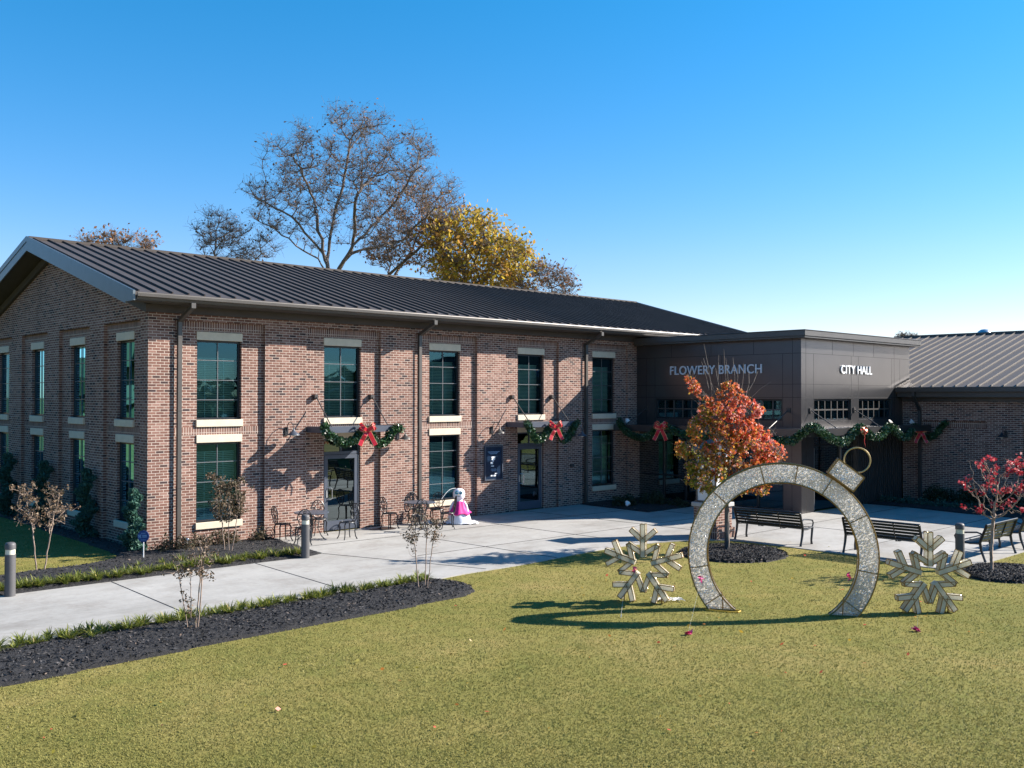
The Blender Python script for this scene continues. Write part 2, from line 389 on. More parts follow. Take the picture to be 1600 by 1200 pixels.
patio = [(-45, -7.42), (-4, -7.40)] + front + [(22.35, -14.42), (22.38, -12.1), (22.45, -10.15), (22.83, -8.4), (22.86, -6.7), (19.0, -6.7), (19.0, -3.1), (17.2, -3.1), (15.2, -3.15), (15.34, -.0), (3.36, 0), (3.3, -.45), (3.24, -1.0), (3.13, -1.9), (3.04, -2.6), (2.99, -3.05), (2.6, -3.2), (2.21, -3.28), (1.1, -3.22), (-2.1, -3.19), (-45, -3.19)]
pm = MB(); pm.prism(patio, -.12, .02)
pm.mi = 1
def joint(a, b_, w=.014):
    a, b_ = Vector((*a, .0235)), Vector((*b_, .0235)); pm.bar(a, b_, w, .006)
for xx in (-8.8, -5.5, -2.2): joint((xx+.1, -3.25), (xx-.1, -7.38))
for q in (((1.1, -3.25), (.85, -7.35)), ((2.95, -3.1), (4.4, -7.3)), ((3.2, -1.9), (15.2, -2.2)), ((6.3, -.05), (6.6, -7.3)), ((9.6, -.05), (9.8, -7.2)), ((12.6, -.05), (12.9, -8.0)), ((4.4, -4.9), (21.9, -5.2)), ((15.9, -3.2), (15.9, -14.3)), ((19.3, -6.9), (19.2, -14.3)), ((12.1, -8.2), (22.8, -8.1)), ((12.1, -11.4), (22.3, -11.3))): joint(*q)
tag(pm.build('patio', [MT['concrete'], MT['joint']]), kind='structure')

rng = np.random.default_rng(7)
def mound(name, poly, h=.07, edge=.35, res=.09):
    """planting bed: gently domed mulch with a ragged surface"""
    P = np.array(poly); x0, y0 = P.min(0); x1, y1 = P.max(0)
    xs_ = np.arange(x0-res, x1+res*2, res); ys_ = np.arange(y0-res, y1+res*2, res)
    X, Y = np.meshgrid(xs_, ys_, indexing='ij'); pts = np.c_[X.ravel(), Y.ravel()]
    d = poly_dist(pts, P)
    z = np.where(d > 0, h*np.clip(d/edge, 0, 1)**.6, -.06) + (d > 0)*rng.uniform(-.008, .014, len(pts)) + .032
    z = np.where(d <= 0, -.05, z)
    nx, ny = len(xs_), len(ys_)
    idx = np.arange(nx*ny).reshape(nx, ny)
    f = np.c_[idx[:-1, :-1].ravel(), idx[1:, :-1].ravel(), idx[1:, 1:].ravel(), idx[:-1, 1:].ravel()]
    keep = (d[f] > -res).any(1)
    o = np_mesh(name, np.c_[pts, z], f[keep], MT['mulch']); tag(o, kind='structure')
    return o
def poly_dist(pts, P):
    """signed distance, positive inside"""
    dmin = np.full(len(pts), 1e9); ins = np.zeros(len(pts), bool); n = len(P)
    for i in range(n):
        a, b_ = P[i], P[(i+1) % n]; ab = b_-a; L = (ab@ab)+1e-12
        t_ = np.clip(((pts-a)@ab)/L, 0, 1); dd = np.hypot(*(pts-(a+t_[:, None]*ab)).T); dmin = np.minimum(dmin, dd)
        c = ((a[1] > pts[:, 1]) != (b_[1] > pts[:, 1])) & (pts[:, 0] < (b_[0]-a[0])*(pts[:, 1]-a[1])/((b_[1]-a[1])+1e-12)+a[0]); ins ^= c
    return np.where(ins, dmin, -dmin)
front_bed = [(-9, -7.38), (2.7, -7.44), (2.95, -8.0), (2.86, -8.6), (2.62, -8.95), (2.2, -9.14), (1.0, -9.18), (-2, -9.2), (-4.9, -9.36), (-9, -9.45)]
corner_bed = [(-9, -3.21), (-2.1, -3.21), (1.1, -3.24), (2.21, -3.29), (2.9, -3.08), (3.1, -1.9), (3.28, -.5), (3.3, -.02), (0, -.02), (0, 13.6), (-.4, 13.6), (-.36, 8.5), (-.5, 4.7), (-.55, 1.6), (-.68, 0.0), (-1.1, -.66), (-1.95, -1.0), (-2.9, -.97), (-3.3, -1.12), (-4.2, -1.15), (-9, -1.2)]
nook_bed = [(15.38, -.02), (15.24, -3.1), (17.2, -3.06), (18.4, -3.06), (18.4, -.02)]
wing_bed = [(22.9, -6.8), (22.86, -8.4), (22.48, -10.15), (22.42, -12.1), (22.4, -20), (25.6, -20), (25.6, -6.8)]
tree_bed = [(10.15+1.32*cos(a), -9.75+1.25*sin(a)) for a in np.linspace(0, 2*pi, 40)[:-1]]
rtree_bed = [(12.15+1.15*cos(a), -15.25+.95*sin(a)) for a in np.linspace(0, 2*pi, 36)[:-1]]
BEDS = [('mulch_bed', front_bed), ('mulch_bed', corner_bed), ('mulch_bed', nook_bed), ('mulch_bed', wing_bed), ('mulch_bed', tree_bed), ('mulch_bed', rtree_bed)]
for nme, b_ in BEDS: mound(nme, b_)
def sample_poly(P, n):
    P = np.array(P); lo, hi = P.min(0), P.max(0); out_ = []
    pts = rng.uniform(lo, hi, (n*3, 2)); d = poly_dist(pts, P); return pts[d > .01][:n], d[d > .01][:n]
def quads(centers, size, normal_tilt=1.0, aspect=1.6, up=None):
    n = len(centers); a = rng.normal(size=(n, 3)); 
    if normal_tilt < 1: a[:, 2] *= normal_tilt
    a /= np.linalg.norm(a, axis=1)[:, None]
    b_ = rng.normal(size=(n, 3)); b_[:, 2] *= normal_tilt; b_ -= a*(a*b_).sum(1)[:, None]; b_ /= np.linalg.norm(b_, axis=1)[:, None]
    s = np.asarray(size).reshape(-1, 1)*np.ones((n, 1)); a = a*s*aspect/2; b_ = b_*s/2
    # kite-shaped leaf
    V = np.stack([centers-a, centers+b_*.9, centers+a, centers-b_*.9], 1).reshape(-1, 3)
    F = np.arange(4*n).reshape(n, 4); return V, F
allc = []; 
for (nme, b_), n in zip(BEDS, (11000, 9000, 500, 600, 7000, 5000)):
    pts, d = sample_poly(b_, n); z = .036+.07*np.clip(d/.35, 0, 1)**.6+.010
    allc.append(np.c_[pts, z])
allc = np.concatenate(allc); V, Fc = quads(allc, rng.uniform(.010, .032, len(allc)), .4, 2.6)
chips = np_mesh('mulch_chips', V, Fc, MT['chip'], tint=rng.random(len(allc))**1.3); tag(chips, 'loose black bark chips lying over the planting beds', 'mulch', kind='stuff')

# short turf blades over the lawn the camera can see
def blades(n, rmin, rmax, hh):
    ang = rng.uniform(rad(46.5-36), rad(46.5+36), n); u_ = rng.random(n); r_ = 1/((1-u_)/rmin+u_/rmax)      # density ~ 1/r^2
    x = C0[0]+r_*np.cos(ang); y = C0[1]+r_*np.sin(ang); P = np.c_[x, y]
    ok = (y < -7.3) | ((x < -.5) & (y > -1.0) & (y < 12))
    P = P[ok]
    bad = poly_dist(P, np.array(patio)) > -.02
    for _, b_ in BEDS: bad |= poly_dist(P, np.array(b_)) > .0
    bad |= (P[:, 0] > 12.0) & (P[:, 1] > -14.4) ; P = P[~bad]; n = len(P)
    h = rng.uniform(.6, 1.3, n)*hh; w = .0026*rng.uniform(.7, 1.5, n)*(1+np.hypot(P[:, 0]-C0[0], P[:, 1]-C0[1])/9)
    d = rng.uniform(0, 2*pi, n); lean = rng.uniform(0.3, 1.4, n)*h
    b0 = np.c_[P, np.full(n, -.002)]; sd = np.c_[-np.sin(d), np.cos(d), np.zeros(n)]*w[:, None]
    tip = b0+np.c_[np.cos(d)*lean, np.sin(d)*lean, h]
    V = np.stack([b0-sd, b0+sd, tip], 1).reshape(-1, 3); return V, np.arange(3*n).reshape(n, 3), P
V, Fb, P = blades(420000, 8.5, 34, .022)
n1 = np.sin(P[:, 0]*1.7+np.sin(P[:, 1]*1.3)*1.5)*np.cos(P[:, 1]*2.1+P[:, 0]*.6)*.13
n2 = np.sin(P[:, 0]*.45+P[:, 1]*.3)*np.sin(P[:, 1]*.62-P[:, 0]*.2+1)*.12
tt = np.clip(rng.normal(.47, .10, len(P))+n1+n2, 0, 1)
turf = np_mesh('turf_blades', V, Fb, MT['blade'], tint=tt); tag(turf, 'short olive green turf covering the lawn', 'grass', kind='stuff')

# ---------------------------------------------------------------- building kit
def extx(b, poly, x0, x1):      # poly in (y,z)
    i = len(b.v); b.prism(poly, x0, x1)
    for k in range(i, len(b.v)): p, q, r = b.v[k]; b.v[k] = (r, p, q)
    return b
def exty(b, poly, y0, y1):      # poly in (x,z)
    i = len(b.v); b.prism(poly, y0, y1)
    for k in range(i, len(b.v)): p, q, r = b.v[k]; b.v[k] = (p, r, q)
    return b
def depth_wall(b, fn, s0, s1, z0, z1, rects, reveal=.26, top=None):
    S = sorted({s0, s1} | {min(max(v, s0), s1) for r in rects for v in r[:2]}); Z = sorted({z0, z1} | {min(max(v, z0), z1) for r in rects for v in r[2:4]})
    def dep(i, j):
        if i < 0 or j < 0 or i >= len(S)-1 or j >= len(Z)-1: return (0, False)
        s, z = (S[i]+S[i+1])/2, (Z[j]+Z[j+1])/2; d = 0; hole = False
        for a, c, e, g_, dd in rects:
            if a < s < c and e < z < g_:
                if dd is None: hole = True; d = reveal
                else: d = dd; hole = False
        return d, hole
    D = {(i, j): dep(i, j) for i in range(-1, len(S)) for j in range(-1, len(Z))}
    for i in range(len(S)-1):
        for j in range(len(Z)-1):
            d, h = D[i, j]
            if not h: b.add([fn(S[i], Z[j], d), fn(S[i+1], Z[j], d), fn(S[i+1], Z[j+1], d), fn(S[i], Z[j+1], d)], [(0, 1, 2, 3)])
            d2, _ = D[i+1, j]
            if d2 != d and i < len(S)-2: b.add([fn(S[i+1], Z[j], d), fn(S[i+1], Z[j], d2), fn(S[i+1], Z[j+1], d2), fn(S[i+1], Z[j+1], d)], [(0, 1, 2, 3)])
            d3, _ = D[i, j+1]
            if d3 != d and j < len(Z)-2: b.add([fn(S[i], Z[j+1], d), fn(S[i+1], Z[j+1], d), fn(S[i+1], Z[j+1], d3), fn(S[i], Z[j+1], d3)], [(0, 1, 2, 3)])
    return b
def fbox(b, fn, s0, s1, z0, z1, d0, d1):
    vs = [fn(s, z, d) for d in (d0, d1) for (s, z) in ((s0, z0), (s1, z0), (s1, z1), (s0, z1))]
    return b.add(vs, [(0, 1, 2, 3), (7, 6, 5, 4), (0, 4, 5, 1), (1, 5, 6, 2), (2, 6, 7, 3), (3, 7, 4, 0)])
def make_window(par, fn, s0, s1, z0, z1, d, cols=2, rows=4, blind=True, drop=0.0, bar=.019, name='window', mmat='muntin', bw=.05):
    b = MB()
    fbox(b, fn, s0, s0+bw, z0, z1, d-.03, d+.03); fbox(b, fn, s1-bw, s1, z0, z1, d-.03, d+.03)
    fbox(b, fn, s0+bw, s1-bw, z0, z0+bw, d-.03, d+.03); fbox(b, fn, s0+bw, s1-bw, z1-bw, z1, d-.03, d+.03)
    b.mi = 1
    for i in range(1, cols):
        s = s0+(s1-s0)*i/cols; fbox(b, fn, s-bar/2, s+bar/2, z0+bw, z1-bw, d-.022, d-.002)
    for j in range(1, rows):
        z = z0+(z1-z0)*j/rows; fbox(b, fn, s0+bw, s1-bw, z-bar/2, z+bar/2, d-.020, d-.003)
    w = b.build(name, [MT['frame'], MT[mmat]], par)
    p = MB(); p.add([fn(s0+bw, z0+bw, d+.005), fn(s1-bw, z0+bw, d+.005), fn(s1-bw, z1-bw, d+.005), fn(s0+bw, z1-bw, d+.005)], [(0, 1, 2, 3)])
    p.build('pane', MT['glass'], w)
    if blind:
        q = MB(); zt = z1-bw-drop; k = 0; z = z0+.03
        while z < zt:
            q.add([fn(s0+.02, z, d+.235), fn(s1-.02, z, d+.235), fn(s1-.02, z+.030, d+.205), fn(s0+.02, z+.030, d+.205)], [(0, 1, 2, 3)]); z += .046
        for f_ in (.3, .72):
            s = s0+(s1-s0)*f_; fbox(q, fn, s-.008, s+.008, z0+.03, zt, d+.195, d+.197)
        q.build('blind', MT['blind'], w)
    return w
def lintel(par, fn, name, s0, s1, z0, z1, d0, d1, lab=None):
    b = MB(); fbox(b, fn, s0, s1, z0, z1, d0, d1); o = b.build(name, MT['stone'], par, bevel=.008)
    if lab: o['label'] = lab
    return o
def fnF(s, z, d): return (s, d, z)            # front facade, outward -Y
def fnL(s, z, d): return (d, s, z)            # gable wall, outward -X
def fnB(s, z, d): return (18.49+d, s, z)      # pavilion left face
def fnC(s, z, d): return (s, -6.76+d, z)      # pavilion front face
def fnW(s, z, d): return (25.7+d, s, z)       # wing wall

# ---------------------------------------------------------------- main brick building
hall = empty('brick_building', (0, 0, 0), label='two storey red brick building with dark standing seam gable roof', cat='building')
BAY = [1.9, 5.62, 9.34, 13.06, 16.74]; GB = [1.6, 4.92, 8.24, 11.56]
wb = MB(); rects = []
for i, c in enumerate(BAY):
    a, e = (c-1.24, c+1.24); rects.append((a, e, -.05, 5.64, .10))
    rects.append((c-.61, c+.61, 3.17, 5.18, None))
    if i in (1, 3): rects.append((c-.61, c+.61, -.05, 2.59, None))
    else: rects.append((c-.61, c+.61, .59, 2.59, None))
depth_wall(wb, fnF, 0, 26.3, -.1, 5.9, rects)
rects = []
for c in GB:
    rects.append((c-1.15, c+1.2, -.05, 5.64, .10)); rects.append((c-.55, c+.55, 3.17, 5.18, None)); rects.append((c-.55, c+.55, .59, 2.59, None))
depth_wall(wb, fnL, 0, 13.66, -.1, 5.9, rects)
wb.add([(0, 0, 5.9), (0, 13.66, 5.9), (0, 6.83, 7.82)], [(0, 1, 2)])
wb.box(.0, 26.3, 13.5, 13.66, -.1, 5.9); wb.box(26.1, 26.3, .01, 13.5, -.1, 5.9)
wb.add([(26.3, 0, 5.9), (26.3, 13.66, 5.9), (26.3, 6.83, 7.82)], [(0, 1, 2)])
wb.build('wall', MT['brick'], hall)
ib = MB(); ib.box(.75, 26, .75, 13.4, -.05, 2.8); ib.box(.75, 26, .75, 13.4, 3.0, 5.8); ib.build('dark_backing', MT['dark'], hall)  # black boxes put the darkness of the rooms behind the windows
# soldier courses
for fn, cs_, h0, h1 in ((fnF, BAY, 1.24, 1.24), (fnL, GB, 1.15, 1.2)):
    for c in cs_:
        for z0, z1 in ((5.43, 5.64), (2.79, 2.99)): sb = MB(); fbox(sb, fn, c-h0, c+h1, z0, z1, .094, .12); sb.build('soldier_course', MT['soldier'], hall)
for i, c in enumerate(BAY):
    make_window(hall, fnF, c-.61, c+.61, 3.17, 5.18, .22, drop=.38 if i < 2 else .3)
    lintel(hall, fnF, 'lintel', c-.625, c+.625, 5.18, 5.39, .075, .2); lintel(hall, fnF, 'sill', c-.64, c+.64, 2.99, 3.17, .045, .25)
    lintel(hall, fnF, 'lintel', c-.625, c+.625, 2.59, 2.79, .07, .2)
    if i in (0, 2, 4):
        make_window(hall, fnF, c-.61, c+.61, .59, 2.59, .22, drop=.2); lintel(hall, fnF, 'sill', c-.64, c+.64, .42, .59, .045, .25)
for c in GB:
    make_window(hall, fnL, c-.55, c+.55, 3.17, 5.18, .22, drop=.1); make_window(hall, fnL, c-.55, c+.55, .59, 2.59, .22, drop=.1)
    lintel(hall, fnL, 'lintel', c-.565, c+.565, 5.18, 5.39, .075, .2); lintel(hall, fnL, 'sill', c-.58, c+.58, 2.99, 3.17, .045, .25)
    lintel(hall, fnL, 'lintel', c-.565, c+.565, 2.59, 2.79, .07, .2); lintel(hall, fnL, 'sill', c-.58, c+.58, .42, .59, .045, .25)
# doors
for c, lab in ((5.62, 'grey framed glass door under the left canopy'), (13.06, 'grey framed glass door under the right canopy')):
    b = MB(); x0, x1 = c-.61, c+.61; d = .20
    fbox(b, fnF, x0, x0+.05, 0.02, 2.59, d-.04, d+.05); fbox(b, fnF, x1-.05, x1, .02, 2.59, d-.04, d+.05)
    fbox(b, fnF, x0+.05, x1-.05, 2.14, 2.22, d-.04, d+.05); fbox(b, fnF, x0+.05, x1-.05, 2.54, 2.59, d-.04, d+.05); fbox(b, fnF, c-.02, c+.02, 2.22, 2.54, d-.03, d+.03)
    dr = b.build('door_frame', MT['doorframe'], hall)
    p = MB(); p.add([fnF(x0+.05, 2.22, d), fnF(x1-.05, 2.22, d), fnF(x1-.05, 2.54, d), fnF(x0+.05, 2.54, d)], [(0, 1, 2, 3)]); p.build('transom', MT['doorglass'], dr)
    b = MB(); a, e = x0+.055, x1-.055; d = .18
    fbox(b, fnF, a, a+.11, .03, 2.13, d-.03, d+.025); fbox(b, fnF, e-.11, e, .03, 2.13, d-.03, d+.025); fbox(b, fnF, a+.11, e-.11, 2.02, 2.13, d-.03, d+.025); fbox(b, fnF, a+.11, e-.11, .03, .29, d-.03, d+.025)
    door = b.build('door', MT['doorframe'], hall); door['label'] = lab
    p = MB(); p.add([fnF(a+.11, .29, d), fnF(e-.11, .29, d), fnF(e-.11, 2.02, d), fnF(a+.11, 2.02, d)], [(0, 1, 2, 3)]); p.build('pane', MT['doorglass'], door)
    h = MB(); hx = a+.16
    h.tube([(hx-.06, d-.03, 1.22), (hx+.0, d-.10, 1.22), (hx+.05, d-.10, 1.2), (hx+.05, d-.10, .92), (hx, d-.10, .9), (hx-.06, d-.03, .9)], .013, 8); fbox(h, fnF, hx-.11, hx-.06, .95, 1.17, d-.045, d-.03)
    h.build('handle', MT['steel'], door, smooth=True)
    h = MB(); fbox(h, fnF, a+.12, e-.12, 1.02, 1.09, d+.03, d+.07); h.build('push_bar', MT['steel'], door)
    h = MB(); fbox(h, fnF, e+.003, e+.02, .05, 2.1, d-.035, d-.02); h.build('hinge', MT['steel'], door)
# roof
ZE, YR, ZR, OX = 6.19, 6.83, 8.31, -.64; SL = (ZR-ZE)/(YR+.74)
def rz_(y): return ZR-abs(y-YR)*SL
rb = MB()
extx(rb, [(-.74, ZE), (YR, ZR), (14.4, ZE), (14.4, ZE-.05), (YR, ZR-.05), (-.74, ZE-.05)], OX, 26.7)
x = OX+.12
while x < 26.6:
    for y0, y1 in ((-.70, YR), (YR, 14.36)):
        p = Vector((x, y0, rz_(y0)+.02)); q = Vector((x, y1, rz_(y1)+.02)); rb.bar(p, q, .028, .055)
    x += .406
rb.box(OX-.01, 26.7, YR-.14, YR+.14, ZR-.035, ZR+.045)
roof = rb.build('roof', MT['roof'], hall)
for nm, xx in (('rake_board', OX-.04), ('rake_board', 26.7)):
    b = MB()
    for sgn in (1, -1):
        def yy(v): return YR-sgn*(YR-v)
        extx(b, [(yy(-.78), ZE+.03-.008), (YR, ZR+.055), (YR, ZR-.10), (yy(-.78), ZE-.13)], xx-.015, xx+.04)
        extx(b, [(yy(-.78), ZE-.13), (YR, ZR-.102), (YR, ZR-.36), (yy(-.30), ZE-.25), (yy(-.30), 5.98), (yy(-.78), 5.98)], xx, xx+.037)
    b.build(nm, MT['rake'], hall)
b = MB(); extx(b, [(-.76, ZE-.06), (YR, ZR-.06), (14.42, ZE-.06), (14.42, 5.99), (13.9, 5.99), (YR, ZR-.33), (-.25, 5.99), (-.76, 5.99)], OX, -.0)
b.box(0, 26.65, -.70, .0, 5.985, 6.0); b.box(-.10, 26.6, -.10, -.002, 5.80, 5.985)
b.box(-.004, 26.6, -.02, .0, 5.9, 6.0)
for sgn in (1, -1):
    def yy(v): return YR-sgn*(YR-v)
    extx(b, [(yy(.0), 5.80), (YR, 5.80+YR*SL), (YR, 6.02+YR*SL), (yy(.0), 6.02)], -.10, -.001)
b.build('soffit', MT['soffit'], hall)
def gutter(par, fn_box, mat='gutter'):
    b = MB(); fn_box(b); return b.build('gutter', MT[mat], par, bevel=.006)
b = MB(); extx(b, [(-.70, 6.0), (-.78, 6.01), (-.80, 6.06), (-.845, 6.08), (-.85, 6.15), (-.84, 6.17), (-.82, 6.17), (-.82, 6.12), (-.71, 6.11)], OX+.03, 26.7); b.build('gutter', MT['gutter'], hall)
for xx in (.76, 8.24, 15.63):
    b = MB(); b.box(xx-.055, xx+.055, -.83, -.73, 5.88, 6.005)
    b.bar((xx, -.78, 5.90), (xx, .015-.05, 5.47), .105, .085, up=(1, 0, 0)) if False else b.bar((xx, -.78, 5.92), (xx, -.07, 5.62), .10, .09)
    b.box(xx-.05, xx+.05, -.105, -.012, .05, 5.62)
    for zz in (1.5, 3.4, 5.2): b.box(xx-.056, xx+.056, -.112, -.005, zz, zz+.03)
    b.build('downspout', MT['gutter'], hall)
# door canopies
def rod(b, p, q, r=.017): b.tube([p, q], r, 6)
for c, lab in ((5.62, 'flat grey metal canopy over the left door'), (13.06, 'flat grey metal canopy over the right door')):
    b = MB(); b.box(c-1.20, c+1.20, -.84, .09, 2.80, 2.94); b.box(c-1.21, c+1.21, -.85, -.80, 2.785, 2.955); b.box(c-1.21, c-1.17, -.80, .0, 2.785, 2.955); b.box(c+1.17, c+1.21, -.80, .0, 2.785, 2.955)
    cn = b.build('canopy', MT['doorframe'], hall); cn['label'] = lab
    for s in (-1, 1):
        r = MB(); xx = c+s*.93; r.box(xx-.05, xx+.05, -.03, .10, 3.69, 3.82); rod(r, (xx, -.02, 3.75), (xx, -.78, 2.95)); r.build('tie_rod', MT['trim'], cn)

# ---------------------------------------------------------------- entrance pavilion
pav = empty('entrance_building', (18.49, -6.76, 0), label='low dark bronze panelled entrance building between the brick buildings', cat='building')
def pb(b, name, m, smooth=False, **k):
    b.xform(Matrix.Translation((-18.49, 6.76, 0))); return b.build(name, m, k.get('parent', pav), smooth, bevel=k.get('bevel', 0))
b = MB()
rB = [(-3.2, -.87, 2.99, 3.71, None), (-6.07, -3.75, 2.99, 3.71, None)]
rC = [(19.29, 21.78, 2.99, 3.71, None), (22.33, 24.82, 2.99, 3.71, None)]
depth_wall(b, fnB, -6.76, 0, 2.6, 5.68, rB, .12); depth_wall(b, fnC, 18.49, 26.3, 2.6, 5.68, rC, .12)
b.box(26.15, 26.3, -6.75, 4, 2.6, 5.68)
b.box(18.49, 19.28, -6.76, -6.11, 0, 2.6)                       # corner pier
pb(b, 'panel_wall', MT['panel'])
j = MB()
for z in (5.19, 4.19, 3.76):
    fbox(j, fnB, -6.76, 0, z-.006, z+.006, -.003, .01); fbox(j, fnC, 18.49, 26.3, z-.006, z+.006, -.003, .01)
def vj(fn, s, z0, z1): fbox(j, fn, s-.006, s+.006, z0, z1, -.0025, .01)
for s in (18.78, 20.5, 21.95, 23.45, 25.05): vj(fnC, s, 5.2, 5.67)
for s in (18.78, 25.05): vj(fnC, s, 2.78, 5.18)
for s in (19.27, 21.80, 22.31, 24.84, 25.5): vj(fnC, s, 2.78, 5.18)
for s in (-6.45, -5.0, -3.3, -1.6): vj(fnB, s, 5.2, 5.67)
for s in (-6.45, -6.09, -3.73, -3.22, -.85, -.45): vj(fnB, s, 2.78, 5.18)
for s in (-6.42,): fbox(j, fnB, s-.006, s+.006, .03, 2.58, -.003, .01)
for s in (18.8,): fbox(j, fnC, s-.006, s+.006, .03, 2.58, -.003, .01)
pb(j, 'panel_joints', MT['joint'])
b = MB(); b.box(18.17, 26.62, -7.08, -.11, 5.72, 5.90); b.box(18.20, 26.59, -7.05, -.11, 5.66, 5.72); b.box(18.15, 26.64, -7.10, -.11, 5.90, 5.925)
pb(b, 'roof_cap', MT['gutter'], bevel=.01)
def mv(o):
    for ob in [o]+list(o.children): ob.data.transform(Matrix.Translation((-18.49, 6.76, 0))); ob.data.update()
    return o
for fn, a, e in ((fnB, -3.2, -.87), (fnB, -6.07, -3.75), (fnC, 19.29, 21.78), (fnC, 22.33, 24.82)):
    mv(make_window(pav, fn, a, e, 2.99, 3.71, .09, cols=6, rows=2, blind=False, bar=.045, mmat='gutter', bw=.06))
b = MB(); b.box(18.95, 25.6, -6.3, -.3, 2.75, 5.5); pb(b, 'dark_backing', MT['dark'])  # black box painting the upper floor dark behind its panes
# ground floor glazing and ribbed panels
b = MB()
for s in np.arange(-6.05, -.2, .98): fbox(b, fnB, s-.03, s+.03, .03, 2.6, .10, .18)
for z in (.06, .95, 2.2, 2.57): fbox(b, fnB, -6.08, -.15, z-.03, z+.03, .103, .177)
sf = pb(b, 'storefront', MT['frame'])
p = MB(); p.add([fnB(-6.1, .03, .15), fnB(-.01, .03, .15), fnB(-.01, 2.6, .15), fnB(-6.1, 2.6, .15)], [(0, 1, 2, 3)]); pb(p, 'pane', MT['doorglass'], parent=sf)
b = MB()
for s in (19.31, 21.27, 22.19): fbox(b, fnC, s-.035, s+.035, .03, 2.6, .16, .26)
fbox(b, fnC, 19.28, 22.22, 2.14, 2.22, .165, .255)
gd = pb(b, 'glass_door', MT['frame'])
p = MB(); p.add([fnC(19.3, .03, .2), fnC(22.2, .03, .2), fnC(22.2, 2.6, .2), fnC(19.3, 2.6, .2)], [(0, 1, 2, 3)]); pb(p, 'pane', MT['doorglass'], parent=gd)
for s in (19.5, 21.31): h = MB(); fbox(h, fnC, s, s+.04, .05, 2.1, .13, .16); pb(h, 'door_edge', MT['steel'], parent=gd)
b = MB(); fbox(b, fnC, 22.22, 25.7, 0, 2.6, .03, .2)
for s in np.arange(22.3, 25.65, .16): fbox(b, fnC, s-.03, s+.03, 0.01, 2.59, -.005, .03)
pb(b, 'ribbed_panel', MT['trim'])
b = MB(); b.box(19.4, 25.6, -6.2, -.3, 0, 2.55); pb(b, 'hall_dark_backing', MT['dark'])  # black box painting the ground floor dark behind the glazing
b = MB(); b.box(17.20, 18.485, -7.80, -.0, 2.58, 2.76); b.box(18.485, 25.69, -7.80, -6.765, 2.58, 2.76)
b.box(17.17, 17.22, -7.83, -.0, 2.555, 2.785); b.box(17.22, 25.69, -7.83, -7.78, 2.555, 2.785)
cp = pb(b, 'canopy', MT['panel'])
for a, e in ((19.04, 19.04), (21.98, 21.98)): r = MB(); r.box(a-.07, a+.07, -6.80, -6.76, 3.26, 3.42); rod(r, (a, -6.79, 3.34), (a, -7.7, 2.77), .016); pb(r, 'tie_rod', MT['trim'], parent=cp)
for y in (-6.30, -.45): r = MB(); r.box(18.45, 18.49, y-.07, y+.07, 3.26, 3.42); rod(r, (18.47, y, 3.34), (17.3, y, 2.77), .016); pb(r, 'tie_rod', MT['trim'], parent=cp)
def lettering(txt, fn, s0, s1, z0, z1, mat, lab):
    cu = bpy.data.curves.new('lettering', 'FONT'); cu.body = txt; cu.size = 1; cu.extrude = .06; cu.offset = .008; cu.space_character = 1.06
    o = bpy.data.objects.new('lettering', cu); COL.objects.link(o); bpy.context.view_layer.update()
    me = bpy.data.meshes.new_from_object(o.evaluated_get(bpy.context.evaluated_depsgraph_get())); COL.objects.unlink(o); bpy.data.objects.remove(o)
    n = len(me.vertices); co = np.zeros(n*3, np.float32); me.vertices.foreach_get('co', co); co = co.reshape(-1, 3)
    lo, hi = co.min(0), co.max(0); q = (co-lo)/(hi-lo)
    nw = np.array([fn(s0+(s1-s0)*a, z0+(z1-z0)*b_, -.045+(.04)*(1-c)) for a, b_, c in q], np.float32)-np.array([18.49, -6.76, 0], np.float32)
    me.vertices.foreach_set('co', nw.ravel()); me.materials.clear(); me.materials.append(mat); me.update()
    w = bpy.data.objects.new('lettering', me); COL.objects.link(w); w.parent = pav; w['label'] = lab
def fnBr(s, z, d): return (18.49+d, -s, z)
lettering('FLOWERY BRANCH', fnBr, 1.56, 5.33, 4.56, 4.87, MT['letterg'], 'grey raised letters reading FLOWERY BRANCH')
lettering('CITY HALL', fnC, 21.03, 23.24, 4.57, 4.86, MT['letter'], 'white raised letters reading CITY HALL')

# ---------------------------------------------------------------- right wing
wing = empty('brick_wing', (25.7, -8, 0), label='single storey brick wing with sunlit grey standing seam roof', cat='building')
def wbld(b, name, m, **k):
    b.xform(Matrix.Translation((-25.7, 8, 0))); return b.build(name, m, k.get('parent', wing))
ys = [float(PX(u, 700, 25.7)[1]) for u in (1440, 1542, 1598)]
RW = [(ys[1], ys[0], -.05, 2.92, .10)] + [(ys[2]-(k+1)*2.2-k*1.15, ys[2]-k*3.35, -.05, 2.92, .10) for k in range(4)]
b = MB(); depth_wall(b, fnW, -30, -6.77, -.1, 3.9, RW); b.box(25.95, 26.1, -29.9, -6.8, 3.85, 3.9); b.box(43.5, 43.7, -30, -2.5, -.1, 3.9); b.box(26.35, 43.5, -2.7, -2.5, -.1, 3.9); b.box(25.7, 43.5, -30.1, -30, -.1, 3.9)
b.add([(26.35, -2.6, 3.9), (43.6, -2.6, 3.9), (34.9, -2.6, 6.4)], [(0, 1, 2)]); b.add([(25.7, -30.05, 3.9), (43.6, -30.05, 3.9), (34.9, -30.05, 6.4)], [(0, 1, 2)])
wbld(b, 'wall', MT['brick'])
b = MB()
for a, e, *_ in RW: b = MB(); fbox(b, fnW, a, e, 2.70, 2.92, .094, .12); wbld(b, 'soldier_course', MT['soldier'])
WS = (6.57-4.14)/(34.7-25.15)
